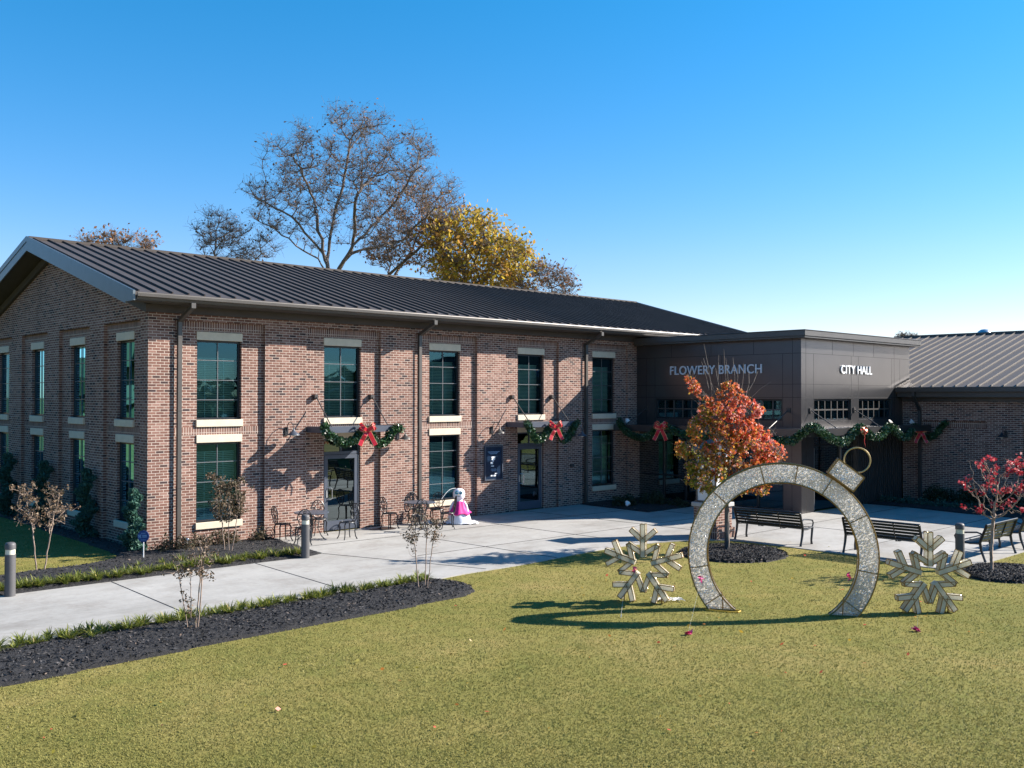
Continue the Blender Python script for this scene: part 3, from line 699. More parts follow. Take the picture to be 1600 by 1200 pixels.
b = MB(); exty(b, [(25.15, 4.14), (34.7, 6.57), (44.25, 4.14), (44.25, 4.09), (34.7, 6.52), (25.15, 4.09)], -30.6, -6.76); exty(b, [(26.31, 4.14+1.16*WS), (34.7, 6.57), (44.25, 4.14), (44.25, 4.09), (34.7, 6.52), (26.31, 4.09+1.16*WS)], -6.76, -2.3)
y = -6.86
ylist = [-6.86-.406*k for k in range(58)] + [-6.86+.406*k for k in range(1, 11)]
for y in ylist:
    x0 = 25.2 if y < -6.76 else 26.33
    b.bar((x0, y, 4.14+(x0-25.15)*WS+.02), (34.7, y, 6.59), .03, .06); 
b.box(34.55, 34.85, -30.6, -2.3, 6.53, 6.63)
wbld(b, 'roof', paint('light_seam_roof', (.098, .080, .066), .6, .08, metal=.0, scale=.8))
b = MB(); b.box(25.06, 25.2, -30.6, -6.78, 3.97, 4.12); b.box(25.2, 25.24, -30.6, -6.78, 3.78, 4.1); b.box(25.24, 25.7, -30.5, -6.78, 3.80, 3.83); b.box(25.62, 25.70, -30.5, -6.78, 3.62, 3.80)
wbld(b, 'gutter', MT['trim'])
yy1 = float(PX(1427, 620, 25.13)[1]); yy2 = float(PX(1442, 700, 25.64)[1])
b = MB(); b.box(25.08, 25.18, yy1-.05, yy1+.05, 3.8, 3.98); b.bar((25.13, yy1, 3.84), (25.64, yy1, 3.3), .10, .08); b.box(25.60, 25.70, yy1-.05, yy1+.05, .1, 3.32)
wbld(b, 'downspout', MT['trim'])
vp = D_ = PX(1538, 524, 35.5)
b = MB(); b.lathe([(.20, -.7), (.20, -.1), (.30, -.08), (.33, .02), (.27, .17), (.14, .26), (.0, .28)], (35.5, float(vp[1]), float(vp[2])), 18); b.xform(Matrix.Translation((-25.7, 8, 0)))
b.build('roof_vent', MT['steel'], wing, smooth=True)
# ---------------------------------------------------------------- trees
from mathutils.kdtree import KDTree
def blob(c, r, n, rg):
    d = rg.normal(size=(n, 3)); d /= np.linalg.norm(d, axis=1)[:, None]
    return np.array(c)+d*(rg.random(n)**(1/3))[:, None]*np.array(r)
def grow(att, trunk, step, di, dk, seed, iters=260, jit=.25, grav=0.0, limbs=()):
    rg = np.random.default_rng(seed)
    nodes = [np.array(trunk[0], float)]; par = [-1]
    for p in trunk[1:]:
        a = nodes[-1]; b_ = np.array(p, float); n = max(1, int(np.linalg.norm(b_-a)/step))
        for k in range(1, n+1): nodes.append(a+(b_-a)*k/n+rg.normal(size=3)*step*.06); par.append(len(nodes)-2)
    for lb in limbs:
        NN = np.array(nodes); cur = int(np.linalg.norm(NN-np.array(lb[0]), axis=1).argmin()); a = nodes[cur]
        for p in lb[1:]:
            b_ = np.array(p, float); a = nodes[cur]; n = max(1, int(np.linalg.norm(b_-a)/step))
            for k in range(1, n+1): nodes.append(a+(b_-a)*k/n+rg.normal(size=3)*step*.10); par.append(cur); cur = len(nodes)-1
    att = np.array(att); N0 = np.array(nodes)
    D = np.linalg.norm(att[:, None]-N0[None], axis=2); near = D.argmin(1); nd = D.min(1)
    for it in range(iters):
        act = nd < di
        if not act.any(): break
        acc = {}
        idx = np.where(act)[0]
        for i in idx:
            k = near[i]; v = att[i]-nodes[k]; v = v/(np.linalg.norm(v)+1e-9)
            if k in acc: acc[k] += v
            else: acc[k] = v.copy()
        new = []
        for k, v in acc.items():
            n_ = np.linalg.norm(v)
            if n_ < .2: v = v+rg.normal(size=3)
            v = v/(np.linalg.norm(v)+1e-9)+rg.normal(size=3)*jit; v[2] -= grav; v /= np.linalg.norm(v)
            new.append((k, nodes[k]+v*step))
        s0 = len(nodes)
        for k, p in new: nodes.append(p); par.append(k)
        NN = np.array(nodes[s0:]); D = np.linalg.norm(att[:, None]-NN[None], axis=2); m = D.min(1); am = D.argmin(1)
        up = m < nd; nd[up] = m[up]; near[up] = am[up]+s0
        keep = nd > dk; att, near, nd = att[keep], near[keep], nd[keep]
        if len(att) == 0 or len(nodes) > 9000: break
    nodes = np.array(nodes); par = np.array(par)
    return nodes, par
def radii(par, tip, expo=2.3):
    n = len(par); r = np.zeros(n); ch = np.zeros(n, int)
    for i in range(n-1, -1, -1):
        if r[i] == 0: r[i] = tip**expo
        if par[i] >= 0: r[par[i]] += r[i]; ch[par[i]] += 1
    return r**(1/expo), ch
def branch_mesh(nodes, par, r, name, m, parent, sides=5, rmin=0.0, twig=None, seed=0):
    i = np.where(par >= 0)[0]; i = i[r[i] >= rmin]
    A, B = nodes[par[i]], nodes[i]; ra = np.minimum(r[par[i]], r[i]*1.6); rb = r[i]
    if twig is not None:
        A = np.concatenate([A, twig[0]]); B = np.concatenate([B, twig[1]]); ra = np.r_[ra, np.full(len(twig[0]), twig[2])]; rb = np.r_[rb, np.full(len(twig[0]), twig[2]*.5)]
    d = B-A; L = np.linalg.norm(d, axis=1); d /= L[:, None]+1e-9
    h = np.where(np.abs(d[:, 2:3]) < .9, [[0, 0, 1.]], [[1., 0, 0]]); s = np.cross(d, h); s /= np.linalg.norm(s, axis=1)[:, None]; c = np.cross(d, s)
    B = B+d*(rb*.4)[:, None]
    V = []; n = len(A)
    for P, rr in ((A, ra), (B, rb)):
        for k in range(sides):
            a = 2*pi*k/sides; V.append(P+(s*cos(a)+c*sin(a))*rr[:, None])
    V = np.stack(V, 1).reshape(-1, 3); base = np.arange(n)*2*sides; F = []
    for k in range(sides): F.append(np.stack([base+k, base+(k+1) % sides, base+sides+(k+1) % sides, base+sides+k], 1))
    return np_mesh(name, V, np.concatenate(F), m, smooth=True, parent=parent)
def twigs(nodes, idx, n, L, rg, up=.3):
    k = rg.choice(idx, n); d = rg.normal(size=(n, 3)); d[:, 2] = np.abs(d[:, 2])*.6+up; d /= np.linalg.norm(d, axis=1)[:, None]
    A = nodes[k]; return A, A+d*(L*rg.uniform(.4, 1.2, n))[:, None]
def leaves(centers, size, m, name, parent, tint, flat=1.0, aspect=1.5):
    V, Fc = quads(np.asarray(centers), size, flat, aspect); return np_mesh(name, V, Fc, m, parent=parent, tint=np.clip(tint, 0, 1))
def rel(o, loc):      # shift mesh so that the parent empty sits at the base
    o.data.transform(Matrix.Translation((-loc[0], -loc[1], -loc[2]))); o.data.update(); return o

# big bare tree behind the roof
def big_tree(base, blobs, dep, seed, label, leafn, leafm, tintf, tip=.028, di=9, dk=1.3, step=.75, twn=5000, lsize=.17, natt=900, fork=None, spread=.5, leafr=.14, gp=None, bark='barkdark', twl=.6, limbs=()):
    rg = np.random.default_rng(seed); R = rg
    att = []; tot = sum(r for _, _, r in blobs)
    tot = sum(r*r for _, _, r in blobs)
    for u, v, r in blobs:
        s = dep/F_PX; att.append(blob(DP(u, v, dep), (r*s, r*s, r*s), int(natt*r*r/tot)+3, rg)+0)
    att = np.concatenate(att)
    x, y = DP(base, 800, dep)[:2]; loc = (float(x), float(y), 0)
    # spread along the viewing direction so the crown has real depth
    ctr = np.array([x, y]); dirv = _fw[:2]/np.linalg.norm(_fw[:2]); off = rg.normal(size=len(att))*spread*(tot**.5)*dep/F_PX*.35
    att[:, :2] += dirv*off[:, None]
    trunk = [np.array([x, y, 0])]+[DP(u, v, dep) for u, v in (fork or [])]
    lb = [[DP(u, v, dep)+np.r_[dirv*rg.normal()*(1.6 if k else 0), 0] for k, (u, v) in enumerate(l)] for l in limbs]
    nodes, par = grow(att, trunk, step, di, dk, seed, limbs=lb)
    r, ch = radii(par, tip); tips = np.where(r < tip*2.2)[0]
    t = empty('tree', loc, label=label, cat='tree', group=gp)
    A, B = twigs(nodes, tips, twn, twl, rg); A2, B2 = B, B+rg.normal(size=B.shape)*twl*.35
    rel(branch_mesh(nodes, par, r, 'trunk', MT[bark], t, 6, twig=(np.r_[A, A2], np.r_[B, B2], tip*.42)), loc)
    if leafn:
        k = rg.integers(0, len(B2), leafn); c = B2[k]+rg.normal(size=(leafn, 3))*leafr
        rel(leaves(c, rg.uniform(.6, 1.2, leafn)*lsize, MT[leafm], 'crown', t, tintf(c, rg)), loc)
    return t
big_tree(520, [(560, 235, 60), (470, 250, 50), (520, 300, 70), (620, 290, 62), (650, 250, 40), (430, 310, 34), (400, 300, 20), (690, 320, 36), (600, 360, 50), (480, 350, 40), (545, 200, 30), (600, 215, 30), (420, 345, 24), (700, 290, 20)], 55, 3,
         'tall nearly bare tree with dark spreading limbs behind the roof ridge', 1700, 'sparse', lambda c, rg: rg.normal(.55, .2, len(c))+np.clip((c[:, 0]-DP(560, 300, 55)[0])*.05, -.2, .3), fork=[(517, 600), (516, 432), (512, 405)], twn=7500, tip=.017, lsize=.12, natt=2100, step=.5, dk=.75, di=6,
         limbs=[[(516, 432), (500, 350), (478, 300), (462, 250)], [(512, 405), (520, 330), (535, 270), (545, 215)], [(517, 440), (545, 380), (562, 310), (580, 250)], [(517, 445), (560, 390), (610, 330), (655, 280)], [(512, 408), (470, 350), (430, 325), (395, 305)], [(516, 425), (490, 400), (440, 370), (415, 350)], [(560, 390), (620, 365), (680, 330)]])
big_tree(610, [(650, 330, 45), (640, 380, 50), (690, 350, 40), (600, 400, 34), (680, 400, 36)], 60, 5,
         'thin rusty leaved tree between the tall bare tree and the yellow tree', 1900, 'sparse', lambda c, rg: rg.normal(.8, .2, len(c)), fork=[(612, 600), (608, 430)], twn=2400, tip=.02, lsize=.15, natt=1000, step=.55, dk=.8, di=6, limbs=[[(610, 440), (630, 390), (660, 340)], [(609, 425), (645, 400), (690, 370)], [(608, 430), (600, 390), (595, 370)]])
big_tree(760, [(740, 370, 44), (770, 400, 52), (700, 400, 40), (810, 420, 34), (690, 365, 26), (720, 430, 40), (790, 450, 30)], 58, 9,
         'yellow and olive leaved tree rising over the middle of the roof', 5600, 'yellow', lambda c, rg: rg.normal(.66, .25, len(c))+.12*np.sin(c[:, 0]*1.3+c[:, 2]*1.9), fork=[(755, 600), (750, 470)], twn=3500, tip=.02, lsize=.20, leafr=.32, natt=900, step=.6, dk=.9, di=6)
big_tree(870, [(850, 440, 30), (880, 450, 24), (820, 455, 24)], 57, 11,
         'small twiggy tree at the right end of the tree row behind the roof', 700, 'sparse', lambda c, rg: rg.normal(.7, .2, len(c)), fork=[(865, 600), (862, 490)], twn=1100, tip=.018, lsize=.13, natt=420, step=.5, dk=.7, di=6)
big_tree(345, [(345, 365, 34), (375, 385, 24), (325, 385, 20), (410, 380, 22), (395, 400, 20)], 56, 13,
         'low bare tree left of the tall tree behind the roof', 260, 'sparse', lambda c, rg: rg.normal(.25, .15, len(c)), fork=[(360, 600), (358, 430)], twn=1500, tip=.018, lsize=.12, natt=650, step=.5, dk=.7, di=6, limbs=[[(358, 450), (345, 400), (340, 370)], [(358, 440), (380, 410), (400, 390)]])
big_tree(180, [(128, 376, 10), (165, 370, 14), (170, 388, 20), (212, 382, 14), (236, 392, 8)], 62, 15,
         'orange leaved treetop peeping over the left end of the roof', 520, 'sparse', lambda c, rg: rg.normal(.9, .15, len(c)), fork=[(178, 600), (176, 430)], twn=900, tip=.018, lsize=.18, natt=420, step=.5, dk=.7, di=6)
big_tree(1415, [(1405, 523, 8), (1420, 521, 9), (1395, 524, 5), (1430, 524, 6)], 120, 17,
         'distant bare treetop above the entrance building roof', 0, None, None, fork=[(1414, 600), (1414, 545)], twn=900, tip=.05, natt=90, di=12, dk=1.5)
big_tree(1592, [(1590, 518, 7), (1600, 519, 6)], 120, 19,
         'distant bare treetop beside the right edge above the wing roof', 0, None, None, fork=[(1592, 600), (1592, 545)], twn=500, tip=.05, natt=60, di=12, dk=1.5)

# unseen wood added behind the camera so the windows mirror dark trees
def woods():
    rg = np.random.default_rng(31); cs = []
    for k in range(175):
        a = rad(rg.uniform(98, 352) if k < 115 else rg.uniform(100, 185)); R_ = rg.uniform(62, 85); h = rg.uniform(3.4, 7.5) if a > rad(200) else rg.uniform(9, 15)
        c = (C0[0]+R_*cos(a), C0[1]+R_*sin(a), h*.5); cs.append(blob(c, (rg.uniform(3, 6), rg.uniform(3, 6), h*.55), 170, rg))
    c = np.concatenate(cs); c[:, 2] = np.abs(c[:, 2]); big = (np.arctan2(c[:, 1]-C0[1], c[:, 0]-C0[0]) > rad(90)); V, Fc = quads(c, rg.uniform(.8, 1.8, len(c))*np.where(big, 2.6, 1), 1, 1.2)  # leaves enlarged on the gable side to block mirrored sky
    o = np_mesh('added_far_woods', V, Fc, MT['shrub'], tint=rg.random(len(c))); tag(o, 'unseen dark wood added for the window glass to mirror', 'woods', kind='stuff')
woods()

# red maple in the ring bed
def maple():
    rg = np.random.default_rng(42); base = G(1136, 863); dep = 23.6; loc = tuple(map(float, base)); s = dep/F_PX
    B = [(1140, 605, 17), (1085, 605, 15), (1160, 632, 21), (1112, 645, 27), (1150, 665, 34), (1100, 672, 30), (1175, 690, 34), (1130, 710, 38), (1080, 715, 26), (1205, 705, 22), (1065, 700, 12), (1150, 745, 31), (1105, 745, 34), (1190, 740, 24), (1125, 770, 18), (1185, 768, 13), (1072, 590, 7), (1185, 640, 12), (1215, 698, 10)]
    att = np.concatenate([blob(DP(u, v, dep), (r*s,)*3, int(r*r*.075)+3, rg) for u, v, r in B])
    dv = _fw[:2]/np.linalg.norm(_fw[:2]); cz = att[:, 2]; wid = np.interp(cz, [1.3, 2.3, 3.4, 4.4], [.5, .75, .5, .2])
    att[:, :2] += dv*(rg.normal(size=len(att))*wid*.6)[:, None]
    nodes, par = grow(att, [base, DP(1136, 780, dep), DP(1138, 740, dep), DP(1140, 690, dep)], .13, 1.6, .2, 42, jit=.15)
    r, ch = radii(par, .0045, 2.1); tips = np.where(r < .012)[0]
    t = empty('maple_tree', loc, label='red, orange and gold leaved young maple in a round mulch bed', cat='tree')
    A, Bt = twigs(nodes, tips, 1500, .22, rg, .8)
    # bare whips above the crown
    wh = [((1112, 610), (1100, 538)), ((1117, 615), (1099, 560)), ((1125, 612), (1118, 575)), ((1136, 610), (1131, 546)), ((1140, 612), (1134, 560)), ((1122, 600), (1123, 555)), ((1148, 612), (1145, 558)), ((1158, 612), (1162, 568)), ((1165, 620), (1170, 578)), ((1108, 610), (1096, 565)), ((1175, 620), (1204, 597)), ((1170, 610), (1184, 580)), ((1150, 606), (1152, 575))]
    wa = np.array([DP(*p, dep+rg.normal()*.15) for p, q in wh]); wb_ = np.array([DP(*q, dep+rg.normal()*.2) for p, q in wh]); wm = (wa+wb_)/2+rg.normal(size=wa.shape)*.02
    A = np.r_[A, wa, wm, wa-np.array([0, 0, .25])]; Bt = np.r_[Bt, wm, wb_, wa]; A = np.r_[A, wa+[.01, 0, 0], wm+[.01, 0, 0]]; Bt = np.r_[Bt, wm+[.01, 0, 0], wb_+[.005, 0, 0]]
    rel(branch_mesh(nodes, par, np.minimum(r, .052), 'trunk', MT['bark'], t, 7, twig=(A, Bt, .0045)), loc)
    dens = []; tn = []
    for u, v, q in B:
        n = int(q*q*5.6); c = blob(DP(u, v, dep), (q*s*1.02,)*3, n, rg); dens.append(c)
    c = np.concatenate(dens); w2 = np.interp(c[:, 2], [1.3, 2.3, 3.4, 4.4], [.45, .65, .42, .15]); c[:, :2] += dv*(rg.normal(size=len(c))*w2*.55)[:, None]
    kp = np.sin(6.3*c[:, 0]+1)*np.sin(7.1*c[:, 1])*np.sin(6.7*c[:, 2]+.5)+.5*np.sin(3.1*c[:, 0]-2*c[:, 2])*np.sin(2.7*c[:, 1]+3.3*c[:, 2]) > -.06; c = c[kp]
    # clump the leaves round the twig tips
    kd = KDTree(len(nodes)); [kd.insert(p, i) for i, p in enumerate(nodes)]; kd.balance()
    near = np.array([kd.find(p)[0] for p in c]); f = rg.uniform(.35, .97, len(c))[:, None]; c = c*(1-f)+near*f
    side = (c-base)@_r2; hgt = c[:, 2]
    tt = .44+.34*np.clip((side)/1.0, -1, 1)*.6+.22*np.clip((hgt-2.4)/1.3, -1, 1)+.18*np.sin(c[:, 0]*5+1)*np.sin(c[:, 2]*4.3)+rg.normal(0, .17, len(c))
    k2 = rg.random(len(c)); tt[k2 < .09] = 1
    rel(leaves(c, rg.uniform(.035, .075, len(c)), MT['maple'], 'crown', t, tt, aspect=1.25), loc)
    g = MB(); g.lathe([(.062, .05), (.058, 1.05)], (0, 0, 0), 12); g.build('trunk_guard', MT['darkgreen'], t, smooth=True)
maple()

def small_tree(name, basepx, stems, blobs, label, cat, seed, leafm, leafn, lsize, tintf, bark, group=None, step=.07, dk=.12, di=1.2, tip=.0035, spread=.25, dots=1.0, dens=.12):
    rg = np.random.default_rng(seed); base = G(*basepx); dep = float((base-C0)@_fw); s = dep/F_PX; loc = tuple(map(float, base))
    t = empty(name, loc, label=label, cat=cat, group=group)
    att = np.concatenate([blob(DP(u, v, dep), (r*s,)*3, int(r*r*dens*dots)+4, rg) for u, v, r in blobs]); dv = _fw[:2]/np.linalg.norm(_fw[:2]); att[:, :2] += dv*(rg.normal(size=len(att))*spread)[:, None]
    ALLn = []; allr = []; allp = []; n0 = 0; tipsall = []
    rights = np.array([st[-1][0] for st in stems]); px_att = 800+F_PX*((att-C0)@_r2)/((att-C0)@_fw)
    own = np.abs(px_att[:, None]-rights[None]).argmin(1)
    for k, st in enumerate(stems):
        a = att[own == k]
        if len(a) < 4: a = att
        b0 = G(*st[0]); d0 = float((b0-C0)@_fw); pts = [b0]+[DP(u, v, d0+(rg.normal()*.05)) for u, v in st[1:]]
        nodes, par = grow(a, pts, step, di, dk, seed+k, jit=.18); r, ch = radii(par, tip, 2.2)
        ALLn.append(nodes); q_ = np.where(par >= 0, par+n0, -1); q_[0] = -1 if k == 0 else 0; allp.append(q_); allr.append(r); n0 += len(nodes)
    nodes = np.concatenate(ALLn); par = np.concatenate(allp); r = np.concatenate(allr); tips = np.where(r < tip*2.3)[0]
    A, B = twigs(nodes, tips, max(60, leafn//9), .14, rg)
    rel(branch_mesh(nodes, par, np.minimum(r, .035), 'trunk', MT[bark], t, 5, twig=(A, B, tip*.6)), loc)
    k = rg.integers(0, len(B), leafn); c = B[k]+rg.normal(size=(leafn, 3))*.032
    rel(leaves(c, rg.uniform(.6, 1.3, leafn)*lsize, MT[leafm], 'crown', t, tintf(c, rg)), loc)
    return t
small_tree('dogwood_tree', (1549, 897), [[(1549, 897), (1549, 862), (1551, 830)]], [(1535, 725, 12), (1545, 740, 12), (1580, 722, 10), (1588, 735, 8), (1520, 762, 12), (1530, 770, 14), (1550, 760, 14), (1560, 742, 8), (1585, 765, 14), (1592, 772, 10), (1528, 800, 6), (1522, 800, 5), (1590, 800, 8), (1560, 790, 10), (1575, 785, 8), (1605, 760, 10)],
           'small dogwood with clusters of crimson leaves beside the right bollard', 'tree', 61, 'redleaf', 620, .06, lambda c, rg: rg.normal(.6, .3, len(c)), 'barkpale', step=.06, dk=.08, spread=.22, dens=.3)
GM = 'crape myrtles planted beside the walk'
small_tree('crape_myrtle', (62, 895), [[(58, 898), (53, 850), (50, 820)], [(69, 897), (76, 850), (80, 830)]], [(28, 765, 7), (38, 790, 12), (60, 765, 9), (48, 800, 15), (82, 775, 9), (95, 768, 9), (75, 800, 14), (92, 795, 12), (62, 815, 14), (88, 815, 12), (38, 815, 10), (103, 795, 6)],
           'brown leaved crape myrtle with two pale stems beside the left bollard', 'small tree', 71, 'myrtle', 1150, .040, lambda c, rg: rg.normal(.62, .22, len(c)), 'barkpale', GM)
small_tree('crape_myrtle', (355, 866), [[(352, 866), (349, 840), (347, 815)], [(358, 867), (357, 835), (358, 810)], [(361, 867), (368, 830), (371, 800)]], [(338, 742, 7), (340, 765, 11), (372, 752, 7), (345, 785, 14), (365, 785, 14), (352, 805, 14), (372, 775, 10), (360, 765, 10), (335, 800, 10), (375, 800, 8), (350, 770, 10)],
           'densest crape myrtle, bushy and dark, in front of the lower left window', 'small tree', 73, 'myrtle', 2300, .040, lambda c, rg: rg.normal(.38, .25, len(c)), 'barkpale', GM)
small_tree('crape_myrtle', (302, 990), [[(295, 990), (285, 930), (278, 890)], [(299, 991), (298, 930), (298, 900)], [(305, 991), (311, 930), (316, 860)], [(309, 990), (314, 930), (318, 875)]], [(276, 880, 8), (297, 905, 10), (317, 850, 10), (314, 875, 14), (322, 890, 10), (303, 895, 9), (316, 835, 6), (284, 895, 8), (326, 905, 5)],
           'crape myrtle with four thin stems in the front mulch bed, nearest the camera', 'small tree', 75, 'myrtle', 620, .032, lambda c, rg: rg.normal(.5, .22, len(c)), 'barkpale', GM, spread=.15)
small_tree('crape_myrtle', (660, 925), [[(655, 926), (650, 870), (647, 845)], [(664, 925), (666, 860), (668, 820)], [(667, 925), (676, 850), (682, 820)]], [(643, 845, 10), (640, 865, 7), (652, 820, 10), (668, 815, 10), (680, 845, 9), (648, 800, 7), (664, 790, 7), (672, 835, 8), (640, 830, 6), (684, 815, 8), (690, 850, 5)],
           'crape myrtle with a few withered leaves at the right end of the front mulch bed', 'small tree', 77, 'myrtle', 700, .032, lambda c, rg: rg.normal(.45, .22, len(c)), 'barkpale', GM, spread=.15)

# junipers along the gable wall
def juniper(u, v, top, lab, seed, lit=.0, w=.24):
    rg = np.random.default_rng(seed); p = PX(u, v, -.30) if seed != 81 else G(207, 866); base = (float(p[0]), float(p[1]), 0); h = top
    t = empty('juniper', base, label=lab, cat='conifer', group='blue green junipers along the gable wall')
    c = []
    for k in range(11):
        z = .12+h*.9*k/10.5; a = k*1.35; rr = w*(1-.45*k/11)
        c.append(blob((cos(a)*rr*.35, sin(a)*rr*.35, z), (rr*.85, rr*.85, h*.065), int(760*(1-.4*k/11)), rg))
        c.append(blob((cos(a)*rr, sin(a)*rr, z+.03), (rr*.5, rr*.5, .07), 160, rg))
    c = np.concatenate(c); 
    leaves(c, rg.uniform(.02, .045, len(c)), MT['juniper'], 'foliage', t, rg.normal(.42, .22, len(c)), aspect=3)
    b = MB(); b.tube([(0, 0, -.02), (.01, .01, h*.8)], [.022, .008], 6); b.build('trunk', MT['bark'], t)
juniper(206, 850, 1.55, 'blue green juniper nearest the brick corner, behind the blue yard sign', 81)
juniper(133, 835, 1.9, 'second blue green juniper from the brick corner on the gable side', 82, w=.28)
juniper(66, 822, 1.95, 'third blue green juniper along the gable wall, behind the pale stemmed myrtle', 83, w=.3)
juniper(10, 812, 2.05, 'blue green juniper at the far left edge of the gable wall', 84, w=.3)

# low shrubs
def shrub(p, r, h, lab, seed, m='shrub', n=1500, size=.035, tm=.4, group=None, cat='shrub'):
    rg = np.random.default_rng(seed); t = empty('shrub', (float(p[0]), float(p[1]), 0), label=lab, cat=cat, group=group)
    d = rg.normal(size=(n, 3)); d /= np.linalg.norm(d, axis=1)[:, None]; d[:, 2] = np.abs(d[:, 2])
    lump = 1+.25*np.sin(d[:, 0]*5+seed)*np.cos(d[:, 1]*4)
    c = d*(rg.random(n)**.4*lump)[:, None]*np.array([r, r, h])
    leaves(c, rg.uniform(.6, 1.3, n)*size, MT[m], 'foliage', t, rg.normal(tm, .22, n))
    b = MB()
    for k in range(7):
        a = k*.9; b.tube([(0, 0, 0), (cos(a)*r*.6, sin(a)*r*.6, h*.75)], [.008, .003], 4)
    b.build('stem', MT['bark'], t); return t
for k, (u, v, r, h, lab) in enumerate([(250, 862, .34, .42, 'dry low shrub at the foot of the wall corner'), (268, 858, .30, .38, 'dry low shrub just left of the left downspout foot'), (297, 856, .28, .42, 'olive low shrub just right of the left downspout foot'), (322, 852, .3, .5, 'twiggy shrub under the left half of the lower left window'), (340, 848, .26, .40, 'green tinged low shrub under the middle of the lower left window'), (385, 845, .3, .42, 'leafy low shrub at the right end of the lower left window sill')]):
    q = G(u, v); shrub((q[0], -.45-.1*(k % 2)), r, h, lab, 90+k, 'myrtle', 700, .04, .3)
for k, (y, lab) in enumerate([(-8.3, 'dark shrub at the wing wall beside the wing downspout'), (-9.4, 'dark shrub second from the wing downspout'), (-10.6, 'dark shrub by the wing wall under the wall lamp'), (-11.7, 'dark shrub by the wing wall at the right edge')]):
    shrub((25.1, y), .55, .62, lab, 110+k, 'shrub', 2200, .05, .5, group='dark shrubs along the wing wall')
LS = 'low blue green ground shrubs edging the wing bed'
for k in range(9):
    shrub((23.6-.03*k, -7.2-.62*k), .42, .30, 'low blue green spreading shrub in the row edging the wing bed', 130+k, 'juniper', 900, .04, .3, group=LS)
shrub((15.9, -1.6), .5, .42, 'dark low shrub in the nook bed left of the glazed entrance', 150, 'shrub', 1800, .05, .4); shrub((17.0, -2.0), .55, .5, 'dark low shrub in the nook bed in front of the glazed entrance', 151, 'shrub', 1800, .05, .4)
shrub((17.3, -2.75), .4, .28, 'small dark shrub at the paved edge of the nook bed', 152, 'shrub', 1200, .05, .4)

# liriope clumps
def clump_mesh(seed, n=46):
    rg = np.random.default_rng(seed); V = []; Fq = []; tn = []
    for k in range(n):
        a = rg.uniform(0, 2*pi); L = rg.uniform(.12, .24); w = rg.uniform(.006, .011); lean = rg.uniform(.25, 1.1); b0 = np.array([cos(a), sin(a), 0])*rg.uniform(0, .04)
        d = np.array([cos(a), sin(a), 0]); sd = np.array([-sin(a), cos(a), 0])*w; base = len(V)
        for j in range(5):
            t_ = j/4; p = b0+d*(L*t_*sin(lean)*(.5+.7*t_))+np.array([0, 0, L*(t_*cos(lean*.6)-.75*t_**2.4*lean*.55)]); ww = (1-t_**2)*1.0+.08
            V += [p-sd*ww, p+sd*ww]
        for j in range(4): Fq.append([base+2*j, base+2*j+1, base+2*j+3, base+2*j+2])
        tn += [float(np.clip(rg.normal(.45, .22), 0, 1))]*4
    return np.array(V), np.array(Fq), tn
cm = [clump_mesh(200+k) for k in range(5)]; protos = []
def place_row(pts, lab, grp, seed):
    rg = np.random.default_rng(seed)
    for k, (x, y) in enumerate(pts):
        i = k % 5
        if len(protos) <= i:
            V, Fq, tn = cm[i]; o = np_mesh('grass_clump', V, Fq, MT['liriope'], tint=tn); protos.append(o)
        else: o = protos[i].copy(); COL.objects.link(o)
        s = rg.uniform(.75, 1.25); o.location = (x+rg.normal()*.05, y+rg.normal()*.05, .06); o.scale = (s*1.1, s*1.1, s); o.rotation_euler = (0, 0, rg.uniform(0, 6)); tag(o, lab, 'grass clump', grp)
fr = [(-6.6+.135*k, -7.58) for k in range(68)]+[(-6.5+.21*k, -7.74) for k in range(43)]
place_row(fr, 'strappy green liriope clump edging the near side of the walk', 'liriope clumps along the near edge of the walk', 5)
bk = [(-5.4+.15*k, -3.02) for k in range(53)]+[(-5.2+.2*k, -2.85) for k in range(38)]+[(-1.0, -2.2), (-.6, -2.3), (-.2, -2.15), (.6, -2.4)]
place_row(bk, 'strappy green liriope clump edging the far side of the walk', 'liriope clumps along the far edge of the walk', 6)
def leaf_litter():
    rg = np.random.default_rng(9); n = 170; P = np.c_[rg.uniform(-9, 13, n), rg.uniform(-18, -9.6, n)]; P = P[poly_dist(P, np.array(front_bed)) < -.1]; n = len(P)
    V, Fc = quads(np.c_[P, np.full(n, .04)], rng.uniform(.02, .06, n), .25, 1.5)
    tag(np_mesh('fallen_leaves', V, Fc, MT['maple'], tint=rg.choice([.15, .3, .5, .75, .8], n)), 'small fallen leaves scattered over the turf', 'leaves', kind='stuff')
leaf_litter()
# ---------------------------------------------------------------- glittering ring and snowflakes
def plane_frame(p, a):     # local x along a (horizontal), local y depth, z up
    a = np.array(a, float); a /= np.linalg.norm(a); return atan2(a[1], a[0])
ang = plane_frame(None, (.54517, -.83833))
ring = empty('ornament_arch', (5.40, -13.985, 0), ang, label='giant silver tinsel ornament ring standing on the lawn with gold frame', cat='decoration')
RO, RI, CX, CZ, TH = 1.60, 1.27, -.055, 1.0, .085
def arc(r, n=72):
    a0 = math.asin(-CZ/r) if r > CZ else -pi/2
    return [a0+(pi-2*a0)*k/n for k in range(n+1)]
b = MB(); n = 72; ao, ai = arc(RO), arc(RI)
for y in (-TH, TH):
    i0 = len(b.v)
    for k in range(n+1): b.v.append((CX+RI*cos(ai[k]), y, max(0, CZ+RI*sin(ai[k])))); b.v.append((CX+RO*cos(ao[k]), y, max(0, CZ+RO*sin(ao[k]))))
    for k in range(n): b.f.append((i0+2*k, i0+2*k+1, i0+2*k+3, i0+2*k+2)); b.m.append(0)
N2 = 2*(n+1)
